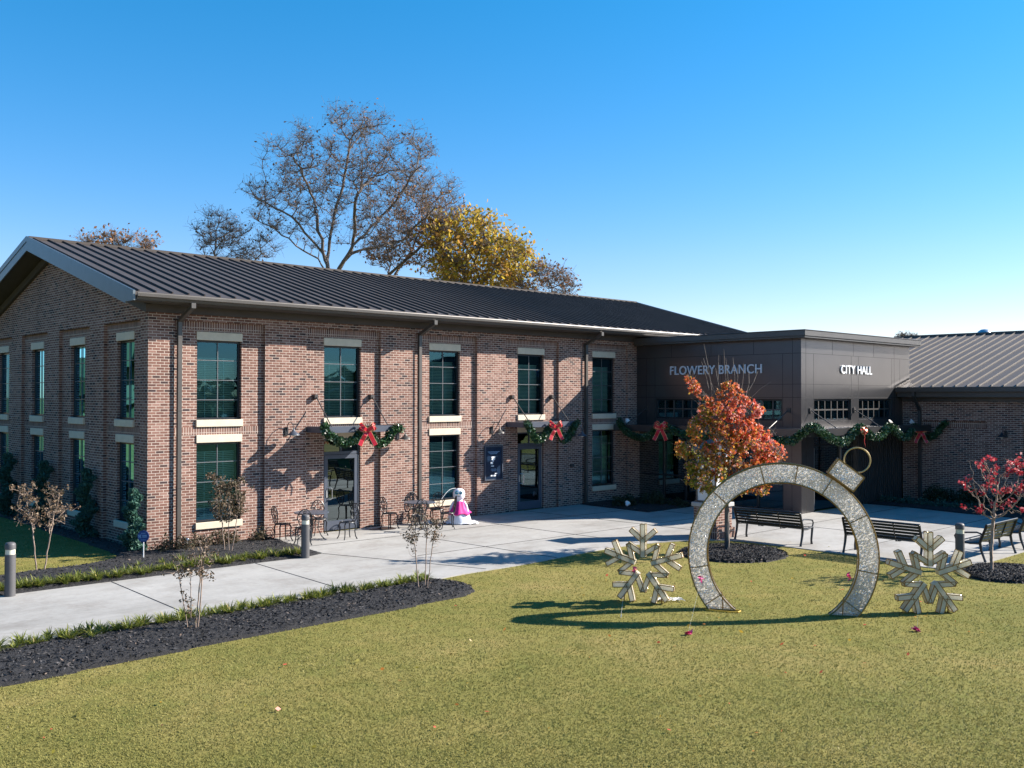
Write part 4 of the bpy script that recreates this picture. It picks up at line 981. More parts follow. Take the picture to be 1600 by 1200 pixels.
for k in range(n):
    b.f.append((2*k+1, 2*k+3, N2+2*k+3, N2+2*k+1)); b.m.append(0); b.f.append((2*k, N2+2*k, N2+2*k+2, 2*k+2)); b.m.append(0)
b.build('tinsel_band', MT['crystal'], ring)
def flakes(n, fn, size, m, par):
    rg = np.random.default_rng(77); c = np.array([fn(rg) for _ in range(n)]); V, Fc = quads(c, rng.uniform(.6, 1.4, n)*size, 1, 1.3); o = np_mesh('tinsel_flakes', V, Fc, m, parent=par, tint=np.zeros(n)); return o
def _rp(rg):
    while True:
        a = rg.uniform(-.7, pi+.7); r = rg.uniform(RI+.01, RO-.01); z = CZ+r*sin(a)
        if z > .02: return (CX+r*cos(a), (-1 if rg.random() < .8 else 1)*(TH+.004), z)
flakes(9000, _rp, .012, MT['flake'], ring)
g = MB()
for r, aa in ((RO, ao), (RI, ai)):
    for y in (-TH, TH): g.tube([(CX+r*cos(a), y, max(.01, CZ+r*sin(a))) for a in aa], .014, 6)
for deg in (-9, 28, 58, 80, 103, 137, 190, 215, 325):
    a = rad(deg)
    p = [(CX+r*cos(a), CZ+r*sin(a)) for r in (RI, RO)]
    if p[0][1] < .03: continue
    for y in (-TH-.003, TH+.003): g.tube([(p[0][0], y, p[0][1]), (p[1][0], y, p[1][1])], .009, 5)
for sx in (-1, 1): g.tube([(CX+sx*.78, -TH, .012), (CX+sx*1.23, -TH, .012), (CX+sx*1.23, TH, .012), (CX+sx*.78, TH, .012)], .014, 6); g.tube([(CX+sx*1.0, -TH, .0), (CX+sx*1.02, -TH, .33)], .010, 5)
g.build('gold_frame', MT['gold'], ring, smooth=True)
ca = atan2(1.4, 1.05); er = Vector((cos(ca), 0, sin(ca))); et = Vector((sin(ca), 0, -cos(ca))); cc0 = Vector((CX, 0, CZ))+er*(RO+.175)
b = MB(); b.obox(cc0, et, (0, 1, 0), er, .255, .10, .14); b.build('ornament_cap', MT['crystal'], ring)
flakes(1500, lambda rg: tuple(cc0+et*rg.uniform(-.24, .24)+er*rg.uniform(-.13, .13)+Vector((0, -.104, 0))), .012, MT['flake'], ring)
g = MB(); cs = [cc0+et*(i*.26)+er*(j*.15) for i, j in ((-1, -1), (1, -1), (1, 1), (-1, 1))]
for y in (-.105, .105):
    for k in range(4): g.bar(cs[k]+Vector((0, y, 0)), cs[(k+1) % 4]+Vector((0, y, 0)), .024, .024, up=(0, 1, 0))
for k in range(4): g.bar(cs[k]+Vector((0, -.1, 0)), cs[k]+Vector((0, .1, 0)), .022, .022, up=er)
g.build('cap_frame', MT['gold'], ring)
lc = cc0+er*(.15+.17); g = MB(); g.tube([lc+et*.215*cos(a)+er*.215*sin(a) for a in np.linspace(0, 2*pi, 37)[:-1]], .013, 8, closed=True); g.build('hanging_loop', MT['goldpale'], ring, smooth=True)
c_ = MB(); c_.tube([(CX-.78, -.1, .02), (CX-.70, -.16, .02), (CX-.74, -.25, .02), (CX-.9, -.28, .02), (CX-1.3, -.2, .02)], .012, 6)
c_.tube([(CX+.78, -.1, .02), (CX+.68, -.14, .02), (CX+.66, -.22, .02)], .012, 6); c_.build('cable', MT['yellowcable'], ring)
def snowflake(foot, a, lab, cz=.70, depth=.055):
    t = empty('snowflake', (float(foot[0]), float(foot[1]), 0), plane_frame(None, a), label=lab, cat='decoration', group='tinsel snowflakes on stakes')
    P = MB(); Fm = MB(); c = Vector((0, 0, cz))
    def br(p, q, w, d):
        p, q = Vector((p[0], 0, p[1])), Vector((q[0], 0, q[1])); P.bar(p, q, d*2, w, up=(0, 1, 0)) if False else None
        dr = (q-p).normalized(); sd = Vector((dr.z, 0, -dr.x)); m = (p+q)/2; L = (q-p).length/2
        P.obox(m, dr, (0, 1, 0), sd, L, d, w/2)
        for y in (-d, d):
            k4 = [m+dr*(i*L)+sd*(j*w/2)+Vector((0, y, 0)) for i, j in ((-1, -1), (1, -1), (1, 1), (-1, 1))]
            for k in (0, 1, 2): Fm.bar(k4[k], k4[(k+1) % 4], .012, .012, up=(0, 1, 0))
        for i, j in ((1, -1), (1, 1)): Fm.bar(m+dr*(i*L)+sd*(j*w/2)+Vector((0, -d, 0)), m+dr*(i*L)+sd*(j*w/2)+Vector((0, d, 0)), .012, .012, up=dr)
    for k in range(5):
        A = rad(90+72*k); e = (cos(A), sin(A)); pt = lambda r, da=0: (r*cos(A+da), cz+r*sin(A+da))
        br(pt(.16), pt(.755), .090, depth)
        for s in (-1, 1):
            p0 = pt(.45); d = A+s*rad(49); br(p0, (p0[0]+.305*cos(d), p0[1]+.305*sin(d)), .084, depth-.004)
            M_ = A+rad(36)
        apex = (.475*cos(M_), cz+.475*sin(M_))
        for s, am in ((-1, A), (1, A+rad(72))):
            br((.205*cos(am), cz+.205*sin(am)), (apex[0]+.004*s, apex[1]), .080, depth-(.008 if s > 0 else .012))
    P.build('tinsel_panel', MT['tinsel'], t)
    rg = np.random.default_rng(5); fc = [f for f in P.f]; pts = []
    for f in fc:
        q = np.array([P.v[i] for i in f]); ar = np.linalg.norm(np.cross(q[1]-q[0], q[3]-q[0])); nn = np.cross(q[1]-q[0], q[3]-q[0])/(ar+1e-9)
        for _ in range(int(ar*2600)+1): a_, b__ = rg.random(2); pts.append(q[0]+(q[1]-q[0])*a_+(q[3]-q[0])*b__+nn*.003)
    V_, F_ = quads(np.array(pts), rg.uniform(.6, 1.3, len(pts))*.010, 1, 1.3); np_mesh('tinsel_flakes', V_, F_, MT['flakegold'], parent=t, tint=np.zeros(len(pts)))
    Fm.build('gold_edge', MT['gold'], t)
    for sx in (-.36, .34):
        s = MB(); s.tube([(sx, 0, -.05), (sx, 0, .24)], .012, 6); s.build('stake', MT['gold'], t)
    return t
snowflake(((4.15+4.38)/2, (-11.42-12.09)/2), (.42, -.91), 'golden tinsel snowflake left of the giant ring', .675)
snowflake(((6.89+7.4)/2+.08, (-15.44-15.86)/2-.06), (.74, -.67), 'golden tinsel snowflake right of the giant ring', .655, depth=.075)
# guy lines with pink ribbon, wire bundle
def squig(rg, c, r, n, z=.02): return [(c[0]+rg.normal()*r, c[1]+rg.normal()*r*.6, z+abs(rg.normal())*.02) for _ in range(n)]
rg = np.random.default_rng(4); q = G(1040, 939); b = MB(); 
for k in range(3): b.tube(squig(rg, (q[0]+.12*(k-1), q[1]-.12*(k-1)), .12, 22), .006, 4)
tag(b.build('light_string', MT['white']), 'tangled white light string lying at the foot of the left snowflake', 'light string')
for (gu, gv), (tu, tv, td), lab in (((1075, 992), (1098, 895, 15.9), 'thin guy line with pink ribbon staked in front of the left ring foot'), ((1433, 987), (1437, 905, 15.9), 'thin guy line with pink ribbon staked in front of the right snowflake'), ((970, 965), (975, 925, 17.5), 'thin guy line with a small stake at the left snowflake')):
    g0 = G(gu, gv); t = empty('guy_line', tuple(map(float, g0)), label=lab, cat='guy line'); e = DP(tu, tv, td)-g0
    b = MB(); b.tube([(0, 0, .02), tuple(e)], .0012, 4); b.build('cord', MT['white'], t)
    b = MB(); b.tube([(0, 0, -.02), (.02, 0, .05)], .006, 5); b.build('stake', MT['steel'], t)
    if gu > 1000:
        V, Fc = quads(rng.normal(size=(9, 3))*[.018, .018, .008]+[0, 0, .04], .06, .5, 2.4); np_mesh('ribbon', V, Fc, MT['pinkribbon'], parent=t, tint=np.zeros(9))
for p, lab in ((DP(1095, 904, 16.0), 'pink ribbon scrap caught on the left leg of the ring'), (DP(991, 891, 17.9), 'pink ribbon scrap tied on the left snowflake'), (DP(1327, 900, 18.2), 'pink ribbon scrap tied inside the right leg of the ring')):
    V, Fc = quads(rng.normal(size=(9, 3))*[.012, .012, .022], .045, 1, 2.6); o = np_mesh('ribbon_scrap', V, Fc, MT['pinkribbon'], tint=np.zeros(9)); o.location = tuple(map(float, p)); tag(o, lab, 'ribbon')

# ---------------------------------------------------------------- bollards
def bollard(px, lab):
    q = G(*px); t = empty('bollard', (float(q[0]), float(q[1]), .0), label=lab, cat='bollard', group='grey light bollards beside the paving')
    R_ = .095
    b = MB(); b.lathe([(R_, -.05), (R_, .80)], n=24); b.build('post', MT['bollard'], t, smooth=True)
    b = MB(); b.lathe([(R_-.008, .80), (R_-.008, .895)], n=24); b.build('light_band', MT['bollardglow'], t, smooth=True)
    b = MB(); b.lathe([(R_, .895), (R_, .975), (R_*.93, 1.0), (R_*.7, 1.02), (.0, 1.03)], n=24); b.build('cap', MT['bollard'], t, smooth=True)
bollard((15.5, 933), 'grey light bollard at the left edge of the walk'); bollard((477, 873), 'grey light bollard in front of the left cafe table'); bollard((1500, 891), 'grey light bollard at the corner of the bench paving')

# ---------------------------------------------------------------- benches
def bench_parts():
    t = empty('park_bench', (0, 0, 0), cat='bench', group='black slatted metal park benches')
    L = 1.86
    # local: x along the bench, +y front
    yb = [( -.02, .42), (-.06, .52), (-.10, .62), (-.13, .72), (-.155, .80)]
    for nm, ps in (('backrest', [(-.035, .47), (-.058, .545), (-.082, .62), (-.106, .695), (-.128, .765)]),):
        b = MB()
        for (y, z) in ps: b.obox((0, y, z), (1, 0, 0), (0, -.3, .95), (0, .95, .3), L/2-.03, .030, .006)
        b.tube([(-L/2-.01, -.165, .835), (L/2+.01, -.165, .835)], .028, 10)
        for x in (-.31, .31): b.tube([(x, -.015, .43), (x, -.07, .56), (x, -.12, .70), (x, -.155, .82)], .015, 6)
        b.build(nm, MT['bench'], t, smooth=True)
    b = MB()
    for k in range(7):
        y = .04+.066*k; z = .415+(.02 if k in (0, 6) else 0)-.018*sin(pi*k/6); b.box(-L/2+.03, L/2-.03, y-.028, y+.028, z-.006, z+.006)
    for x in (-.31, .31): b.tube([(x, -.01, .40), (x, .2, .375), (x, .45, .40)], .015, 6)
    b.build('seat', MT['bench'], t, smooth=True)
    for s in (-1, 1):
        x = s*L/2
        b = MB(); b.tube([(x, -.165, .83), (x, -.12, .70), (x, -.05, .52), (x, -.02, .42), (x, -.05, .25), (x, -.11, .08), (x, -.14, .0)], [.03, .03, .032, .034, .031, .027, .032], 8); b.build('leg', MT['bench'], t, smooth=True)
        b = MB(); b.tube([(x, -.03, .42), (x, .2, .40), (x, .44, .43), (x, .50, .42), (x, .47, .25), (x, .44, .1), (x, .46, 0)], [.03, .027, .028, .031, .029, .027, .032], 8); b.build('leg', MT['bench'], t, smooth=True)
        b = MB(); b.tube([(x, -.09, .62), (x, .05, .66), (x, .25, .64), (x, .40, .62), (x, .50, .60), (x, .545, .54), (x, .52, .47), (x, .47, .43)], .019, 8); b.build('armrest', MT['bench'], t, smooth=True)
    return t
bn = bench_parts()
def put(o, x, y, rz, lab): o.location = (x, y, .02); o.rotation_euler = (0, 0, rz); o['label'] = lab
b2 = copy_tree(bn); b3 = copy_tree(bn); b4 = copy_tree(bn)
put(bn, 12.38, -9.37, rad(-90+3), 'black slatted bench behind the maple trunk, left of the ring'); put(b2, 12.36, -12.42, rad(-90), 'black slatted bench seen through the right half of the ring')
put(b3, 14.20, -14.25, rad(0), 'black slatted bench beside the corner bollard, facing the entrance'); put(b4, 16.75, -14.22, 0, 'black slatted bench cut off by the right edge of the photo')

# ---------------------------------------------------------------- cafe sets
def cafe_chair():
    t = empty('cafe_chair', (0, 0, 0), cat='chair')
    b = MB(); b.tube([(.2*cos(a), .2*sin(a), .44) for a in np.linspace(0, 2*pi, 25)[:-1]], .011, 6, closed=True)
    for k in range(6): a = k*pi/6; b.bar((-.19*cos(a), -.19*sin(a), .441), (.19*cos(a), .19*sin(a), .441+.0004*k), .011, .006)
    b.tube([(.1*cos(a), .1*sin(a), .445) for a in np.linspace(0, 2*pi, 17)[:-1]], .008, 5, closed=True); b.build('seat', MT['black'], t, smooth=True)
    b = MB(); T = lambda u, v: (u, -.19-.14*(v-.45), v)
    b.tube([T(.18*cos(a)*(1 if sin(a) > 0 else .85), .68+.235*sin(a)) for a in np.linspace(0, 2*pi, 31)[:-1]], .014, 6, closed=True)
    for cx, cz, r in ((0, .74, .075), (-.085, .64, .05), (.085, .64, .05), (0, .56, .05), (0, .845, .035), (-.1, .77, .04), (.1, .77, .04)): b.tube([T(cx+r*cos(a), cz+r*sin(a)) for a in np.linspace(0, 2*pi, 13)[:-1]], .009, 5, closed=True)
    b.tube([T(0, .45), T(0, .9)], .007, 5); b.build('backrest', MT['black'], t, smooth=True)
    for a in (45, 135, 225, 315):
        c, s = cos(rad(a)), sin(rad(a)); b = MB(); b.tube([(.17*c, .17*s, .44), (.225*c, .225*s, .36), (.205*c, .205*s, .2), (.225*c, .225*s, .08), (.27*c, .27*s, 0)], [.018, .020, .015, .014, .017], 6); b.build('leg', MT['black'], t, smooth=True)
    return t
def cafe_table():
    t = empty('cafe_table', (0, 0, 0), cat='table')
    b = MB(); b.lathe([(.44, .70), (.455, .71), (.455, .722), (.44, .728), (.0, .728)], n=32); b.build('table_top', MT['doorframe'], t)
    b = MB(); b.tube([(0, 0, .1), (0, 0, .40), (0, 0, .70)], [.03, .022, .035], 8)
    b.tube([(.2*cos(a), .2*sin(a), .45) for a in np.linspace(0, 2*pi, 17)[:-1]], .009, 5, closed=True); b.build('column', MT['black'], t, smooth=True)
    for k in range(4):
        a = rad(45+90*k); c, s = cos(a), sin(a); b = MB(); b.tube([(.03*c, .03*s, .62), (.2*c, .2*s, .5), (.17*c, .17*s, .3), (.26*c, .26*s, .1), (.36*c, .36*s, 0)], [.014, .016, .013, .013, .016], 6); b.build('leg', MT['black'], t, smooth=True)
    return t
ch0 = cafe_chair(); tb0 = cafe_table(); used = [False, False]
def set_at(o, i, p, rz, lab, grp):
    c = o if not used[i] else copy_tree(o); used[i] = True; c.location = (float(p[0]), float(p[1]), .02); c.rotation_euler = (0, 0, rz); c['label'] = lab; c['group'] = grp
GC = 'ornate black cast metal cafe chairs'
T1 = np.array([3.95, -.98]); T2 = np.array([7.55, -.95])
def around(T, x, y, lab, tw=.45):
    d = np.array([T[0]-x, T[1]-y]); set_at(ch0, 0, (x, y), atan2(d[1], d[0])-pi/2+tw, lab, GC)
set_at(tb0, 1, T1, .2, 'round metal cafe table behind the bollard, left of the left door', 'round cafe tables on the patio'); set_at(tb0, 1, T2, .5, 'round metal cafe table between the left door and the snowman', 'round cafe tables on the patio')
around(T1, 3.32, -.62, 'ornate cafe chair with its back to the brick, leftmost at the left table'); around(T1, 3.35, -1.55, 'ornate cafe chair partly hidden behind the bollard at the left table'); around(T1, 4.6, -.35, 'ornate cafe chair against the wall just left of the left door'); around(T1, 4.75, -1.45, 'ornate cafe chair standing in front of the left glass door')
around(T2, 6.75, -.6, 'ornate cafe chair just right of the left door at the right table'); around(T2, 7.0, -1.6, 'ornate cafe chair on the near left side of the right table'); around(T2, 7.95, -.28, 'ornate cafe chair by the downspout behind the right table'); around(T2, 8.35, -.75, 'ornate cafe chair beside the snowman at the right table'); around(T2, 8.0, -1.65, 'ornate cafe chair on the near right side of the right table')

# ---------------------------------------------------------------- snowman
def snowman():
    q = G(717, 819); t = empty('snowman', (float(q[0]), float(q[1]), .02), rad(-42-90), label='white fabric snowman in a hot pink dress and teal sunglasses', cat='decoration')
    t.rotation_euler = (0, 0, rad(-133+90))
    t.scale = (1.06, 1.06, 1.04)
    b = MB(); b.lathe([(.30, 0), (.335, .04), (.33, .14), (.29, .26), (.22, .36), (.17, .5), (.12, .62), (.10, .68)], n=28); o = b.build('body', MT['snow'], t, smooth=True)
    b = MB(); b.lathe([(.07, .66), (.13, .70), (.165, .78), (.17, .86), (.145, .94), (.09, .99), (0, 1.01)], n=24); b.build('head', MT['snow'], t, smooth=True)
    b = MB(); n = 40; prof = [(.30, .27, .04), (.335, .30, .035), (.27, .37, .02), (.20, .46, .01), (.165, .56, .01), (.135, .64, .012)]; i0 = len(b.v)
    for r, z, w in prof:
        for k in range(n): a = 2*pi*k/n; b.v.append(((r+w*sin(7*a))*cos(a), (r+w*sin(7*a))*sin(a), z+w*.5*cos(5*a)))
    for i in range(len(prof)-1):
        for k in range(n): b.f.append((i*n+k, i*n+(k+1) % n, (i+1)*n+(k+1) % n, (i+1)*n+k)); b.m.append(0)
    b.build('dress', MT['pink'], t, smooth=True)
    # front is local -y
    for s in (-1, 1):
        b = MB(); b.lathe([(.0, -.012), (.045, -.012), (.048, 0), (.045, .012), (0, .012)], n=16); b.xform(Matrix.Translation((s*.058, -.158, .885)) @ Matrix.Rotation(rad(90), 4, 'X')); b.build('sunglass_lens', MT['teal'], t, smooth=True)
    b = MB(); b.tube([(-.11, -.13, .89), (-.05, -.17, .895), (.05, -.17, .895), (.11, -.13, .89)], .008, 6); b.build('sunglass_bridge', MT['white'], t)
    b = MB(); b.tube([(-.05, -.155, .80), (-.02, -.168, .785), (.02, -.168, .785), (.05, -.155, .80)], .006, 6); b.build('mouth', MT['black'], t)
    b = MB(); b.tube([(0, -.165, .84), (0, -.235, .835)], [.017, .003], 8); b.build('nose', MT['ribbongold'], t)
    b = MB(); b.tube([(-.10, .03, .955), (-.05, .02, 1.0), (0, .02, 1.02), (.06, .02, 1.0), (.11, .03, .95)], [.02, .035, .045, .035, .02], 8); b.build('hair_bun', paint('brown_hair', (.13, .04, .02), .8), t, smooth=True)
    for s in (-1, 1):
        b = MB(); b.tube([(s*.13, 0, .62), (s*.20, -.02, .50), (s*.235, -.04, .36), (s*.22, -.08, .30)], [.045, .045, .04, .04], 8); b.build('arm', MT['snow'], t, smooth=True)
    b = MB(); i0 = 0; n = 36; R3 = [(.33, .03), (.37, .05), (.42, .0)]
    for j, (r, z) in enumerate(R3):
        for k in range(n):
            a = 2*pi*k/n; ex = 1+.35*max(0, cos(a+.3))**3*(j/2); b.v.append((r*ex*cos(a), r*.8*ex*sin(a), .015+z+.03*abs(sin(6*a+j))*(j > 0)))
    for i in range(2):
        for k in range(n): b.f.append((i*n+k, i*n+(k+1) % n, (i+1)*n+(k+1) % n, (i+1)*n+k)); b.m.append(0)
    o = b.build('skirt_cloth', MT['snow'], t, smooth=True)
snowman()
q = G(652, 817); b = MB(); b.box(-.10, .10, -.07, .07, 0, .11); o = b.build('white_box', MT['white'], loc=(float(q[0]), -.5, .02), bevel=.01); tag(o, 'small white box on the patio under the right cafe table', 'box')
a_ = PY(690, 780, -.9); z_ = PY(712, 763, -.9); b = MB(); b.tube([tuple(a_+(z_-a_)*t_+np.array([0, 0, .10*sin(pi*t_)])) for t_ in np.linspace(0, 1, 9)], .006, 5); tag(b.build('arched_wire', MT['white']), 'thin white arched wire from the cafe chair to the snowman head', 'wire')

# ---------------------------------------------------------------- wall lamps
def wall_lamp(p, outv, lab, shade='doorframe'):
    t = empty('wall_lamp', tuple(map(float, p)), atan2(outv[1], outv[0])+pi/2, label=lab, cat='wall lamp', group='gooseneck barn lamps on the brick walls')   # local -y points away from the wall
    b = MB(); b.box(-.055, .055, -.035, 0, -.13, .10); b.build('back_plate', MT['frame'], t, bevel=.008)
    b = MB(); pts = [(0, -.03, -.02), (0, -.06, .12), (0, -.14, .22), (0, -.25, .24), (0, -.35, .16), (0, -.38, .04)]; b.tube(pts, .011, 8); b.build('goose_neck', MT['frame'], t, smooth=True)
    b = MB(); b.lathe([(.022, .06), (.03, .03), (.05, .0), (.09, -.035), (.165, -.09), (.17, -.105), (.16, -.10), (.08, -.05), (.03, -.02)], (0, -.38, 0), 24); b.build('lamp_shade', MT[shade], t, smooth=True)
    b = MB(); b.lathe([(.0, -.15), (.03, -.14), (.045, -.11), (.04, -.07), (.02, -.04)], (0, -.38, 0), 14); b.build('bulb', MT['bulb'], t, smooth=True)
for u, v, lab, sh in ((447, 673, 'gooseneck wall lamp left of the left door canopy', 'doorframe'), (621, 680, 'gooseneck wall lamp right of the left door canopy', 'gutter'), (768, 671, 'gooseneck wall lamp above the framed poster', 'gutter'), (897, 676, 'gooseneck wall lamp right of the right door canopy, in shade', 'doorframe')):
    p = PY(u, v, 0); wall_lamp((p[0], -.0, p[2]), (0, -1), lab, sh)
p = PX(1572, 678, 25.7); wall_lamp((25.7, p[1], p[2]), (-1, 0), 'gooseneck wall lamp on the shaded wing wall', 'frame')
p = PY(893, 727, 0); b = MB(); b.box(-.09, .09, -.06, 0, -.05, .05); o = b.build('key_box', MT['frame'], loc=(float(p[0]), -.001, float(p[2])), bevel=.01); tag(o, 'small black box mounted on the brick right of the right door', 'wall box')
# poster case
def poster():
    t = empty('poster_case', (11.25, -.0, 1.1), label='dark navy framed notice poster on the brick between bays', cat='poster')
    b = MB(); x0, x1, z0, z1 = -.39, .39, 0, 1.1
    for a in ((x0, x0+.035, z0, z1), (x1-.035, x1, z0, z1), (x0+.035, x1-.035, z0, z0+.035), (x0+.035, x1-.035, z1-.035, z1)): b.box(a[0], a[1], -.07, 0, a[2], a[3])
    b.build('frame', MT['doorframe'], t)
    b = MB(); b.box(x0+.035, x1-.035, -.035, -.005, z0+.035, z1-.035); b.build('panel', MT['navy'], t)
    b = MB(); rg = np.random.default_rng(8)
    for z, w in ((.90, .24), (.865, .20), (.835, .13)):
        x = -w
        while x < w: l = rg.uniform(.02, .05); b.box(x, x+l, -.037, -.0345, z, z+.016); x += l+.012
    for z, w in ((.35, .09), (.32, .11), (.29, .07)):
        x = -w
        while x < w: l = rg.uniform(.02, .04); b.box(x, x+l, -.037, -.0345, z, z+.013); x += l+.012
    b.build('print', MT['signtext'], t)
    b = MB()
    for x, z, w, h in ((0, .72, .09, .035), (0, .655, .08, .05), (-.02, .60, .04, .05), (-.07, .52, .06, .06), (-.04, .44, .07, .03), (.12, .20, .06, .025), (0, .13, .12, .04)): b.add([(x-w, -.0372, z), (x+w*.8, -.0372, z-.01), (x+w*.9, -.0372, z+h), (x-w*.9, -.0372, z+h*.9)], [(0, 1, 2, 3)])
    b.build('white_print', MT['white'], t)
poster()

# ---------------------------------------------------------------- brick sign pedestal
def pedestal():
    t = empty('sign_pedestal', (12.15, -7.78, .02), label='square brick pedestal with stone cap carrying the white sign box', cat='pedestal')
    b = MB(); b.box(-.36, .36, -.36, .36, .26, .82); b.build('brick_shaft', MT['brick'], t)
    for nm, a in (('herringbone_panel', (-.364, -.355, -.26, .26)),):
        b = MB(); b.box(a[0], a[1], a[2], a[3], .30, .78); b.build(nm, MT['herring'], t)
    b = MB(); b.box(-.42, .42, -.42, .42, -.02, .26); b.build('plinth', MT['soldier'], t)
    b = MB(); b.box(-.41, .41, -.41, .41, .82, .93); b.build('cap_stone', MT['stonegrey'], t, bevel=.012)
    s = empty('sign_box', (12.15, -7.78, .95), label='white sign box with bronze frame standing on the brick pedestal', cat='sign')
    b = MB(); b.box(-.34, .34, -.34, .34, 0, .05); b.box(-.30, .30, -.30, .30, 1.35, 1.42)
    for i in (-1, 1):
        for j in (-1, 1): b.box(i*.30-.02, i*.30+.02, j*.30-.02, j*.30+.02, .05, 1.35)
    b.build('frame', MT['trim'], s)
    b = MB(); b.box(-.295, .295, -.295, .295, .05, 1.35); b.build('panel', MT['white'], s)
    b = MB(); b.add([(-.46, -.46, 1.42), (.46, -.46, 1.42), (.46, .46, 1.42), (-.46, .46, 1.42), (0, 0, 1.72), ], [(0, 1, 4), (1, 2, 4), (2, 3, 4), (3, 0, 4), (3, 2, 1, 0)]); b.build('hood', MT['trim'], s)
    b = MB()
    for k, (y, w) in enumerate(((-.12, .03), (-.165, .012), (-.205, .03))): pass
    # printed H C and fine lines on the side that faces the lawn
    X = -.298
    for (y0, y1, z0, z1) in ((-.16, -.14, .34, .46), (-.115, -.095, .34, .46), (-.14, -.115, .39, .41), (-.20, -.18, .34, .46), (-.26, -.20, .44, .46), (-.26, -.20, .34, .36), (-.18, -.12, .28, .295), (-.25, -.20, .28, .295), (-.2, -.12, .24, .25)): b.box(X-.001, X, y0, y1, z0, z1)
    b.build('print', MT['frame'], s)
pedestal()
# yard sign
def yard_sign():
    p = PX(224, 838, -.62); t = empty('yard_sign', (float(p[0])-.0, float(p[1]), .0), label='round blue security yard sign on a white post at the brick corner', cat='sign')
    zc = float(p[2]); r = .135
    b = MB(); b.lathe([(0, -.006), (r, -.006), (r, .006), (0, .006)], n=12)
    R_ = Matrix.Rotation(rad(-43), 4, 'Z') @ Matrix.Rotation(rad(90), 4, 'X'); b.xform(Matrix.Translation((0, 0, zc)) @ R_); b.build('panel', MT['signblue'], t)
    b = MB(); b.tube([(0.01, .01, -.05), (0.01, .01, zc-.02)], .011, 6); b.build('post', MT['white'], t)
    b = MB()
    def s(x0, x1, z0, z1, sh=0): 
        vs = [Vector((x0, -.010, z0)), Vector((x1, -.010, z0)), Vector((x1+sh, -.010, z1)), Vector((x0+sh, -.010, z1))]; Q = Matrix.Rotation(rad(-43), 4, 'Z'); b.add([Q @ v+Vector((0, 0, zc)) for v in vs], [(0, 1, 2, 3)])
    s(-.105, -.085, -.04, .04); s(-.085, -.062, 0, .0, 0); s(-.085, -.062, -.002, .04, .025); s(-.06, -.037, -.04, .005, -.025)
    for z, w in ((.02, .08), (.0, .085), (-.025, .08)): s(-.02, -.02+w*1.25, z, z+.012)
    s(-.05, .05, .065, .075); s(-.06, .06, -.085, -.075)
    b.build('print', MT['signtext'], t)
yard_sign()
def flood(p, rz, lab, m='steel'):
    t = empty('flood_light', tuple(map(float, p)), rz, label=lab, cat='flood light')
    b = MB(); b.tube([(0, 0, 0), (0, 0, .09)], .012, 6); b.build('stem', MT['frame'], t)
    b = MB(); b.lathe([(.0, -.07), (.045, -.06), (.06, 0), (.095, .04), (.10, .055), (.0, .05)], n=16); b.xform(Matrix.Translation((0, 0, .13)) @ Matrix.Rotation(rad(50), 4, 'X')); b.build('lamp_head', MT[m], t, smooth=True)
    return t
q = G(281, 858); flood((q[0], -.35, .07), rad(150), 'small metal flood light at the foot of the left downspout'); q = G(980, 796); flood((q[0], q[1], .05), rad(100), 'white flood light in the nook bed by the glazed entrance', 'white')
p = PX(983, 662, 17.4); flood((17.5, -.35, 2.76), rad(90), 'pale flood light at the wall end of the entrance canopy', 'white'); flood((22.9, -7.6, 2.76), 0, 'dark flood light on the front canopy below the second window', 'trim'); p = PY(1420, 658, -7.6); flood((24.6, -7.6, 2.76), rad(20), 'white flood light at the right end of the entrance canopy', 'white')
for u, v, r, lab in ((618, 829.5, .27, 'dark round drain grate on the patio right of the left door'), (585, 828, .2, 'small round drain grate on the patio in front of the left door')):
    q = G(u, v); b = MB(); b.lathe([(r, .02), (r, .027), (r-.03, .030), (0, .030)], n=28); o = b.build('drain_grate', MT['black'] if r > .25 else MT['bollard'], loc=(float(q[0]), -.55 if r > .25 else -.5, 0)); tag(o, lab, 'drain')
q = G(391, 838); b = MB(); b.tube([(.13*cos(a), 0, .15+.14*sin(a)) for a in np.linspace(0, 2*pi, 21)[:-1]], .010, 6, closed=True); b.tube([(.10*cos(a), .03, .12+.10*sin(a)) for a in np.linspace(0, 2*pi, 21)[:-1]], .010, 6, closed=True); o = b.build('hose_coil', MT['frame'], loc=(float(q[0]), -.2, .05)); tag(o, 'black hose coil leaning on the brick right of the lower left window', 'hose')

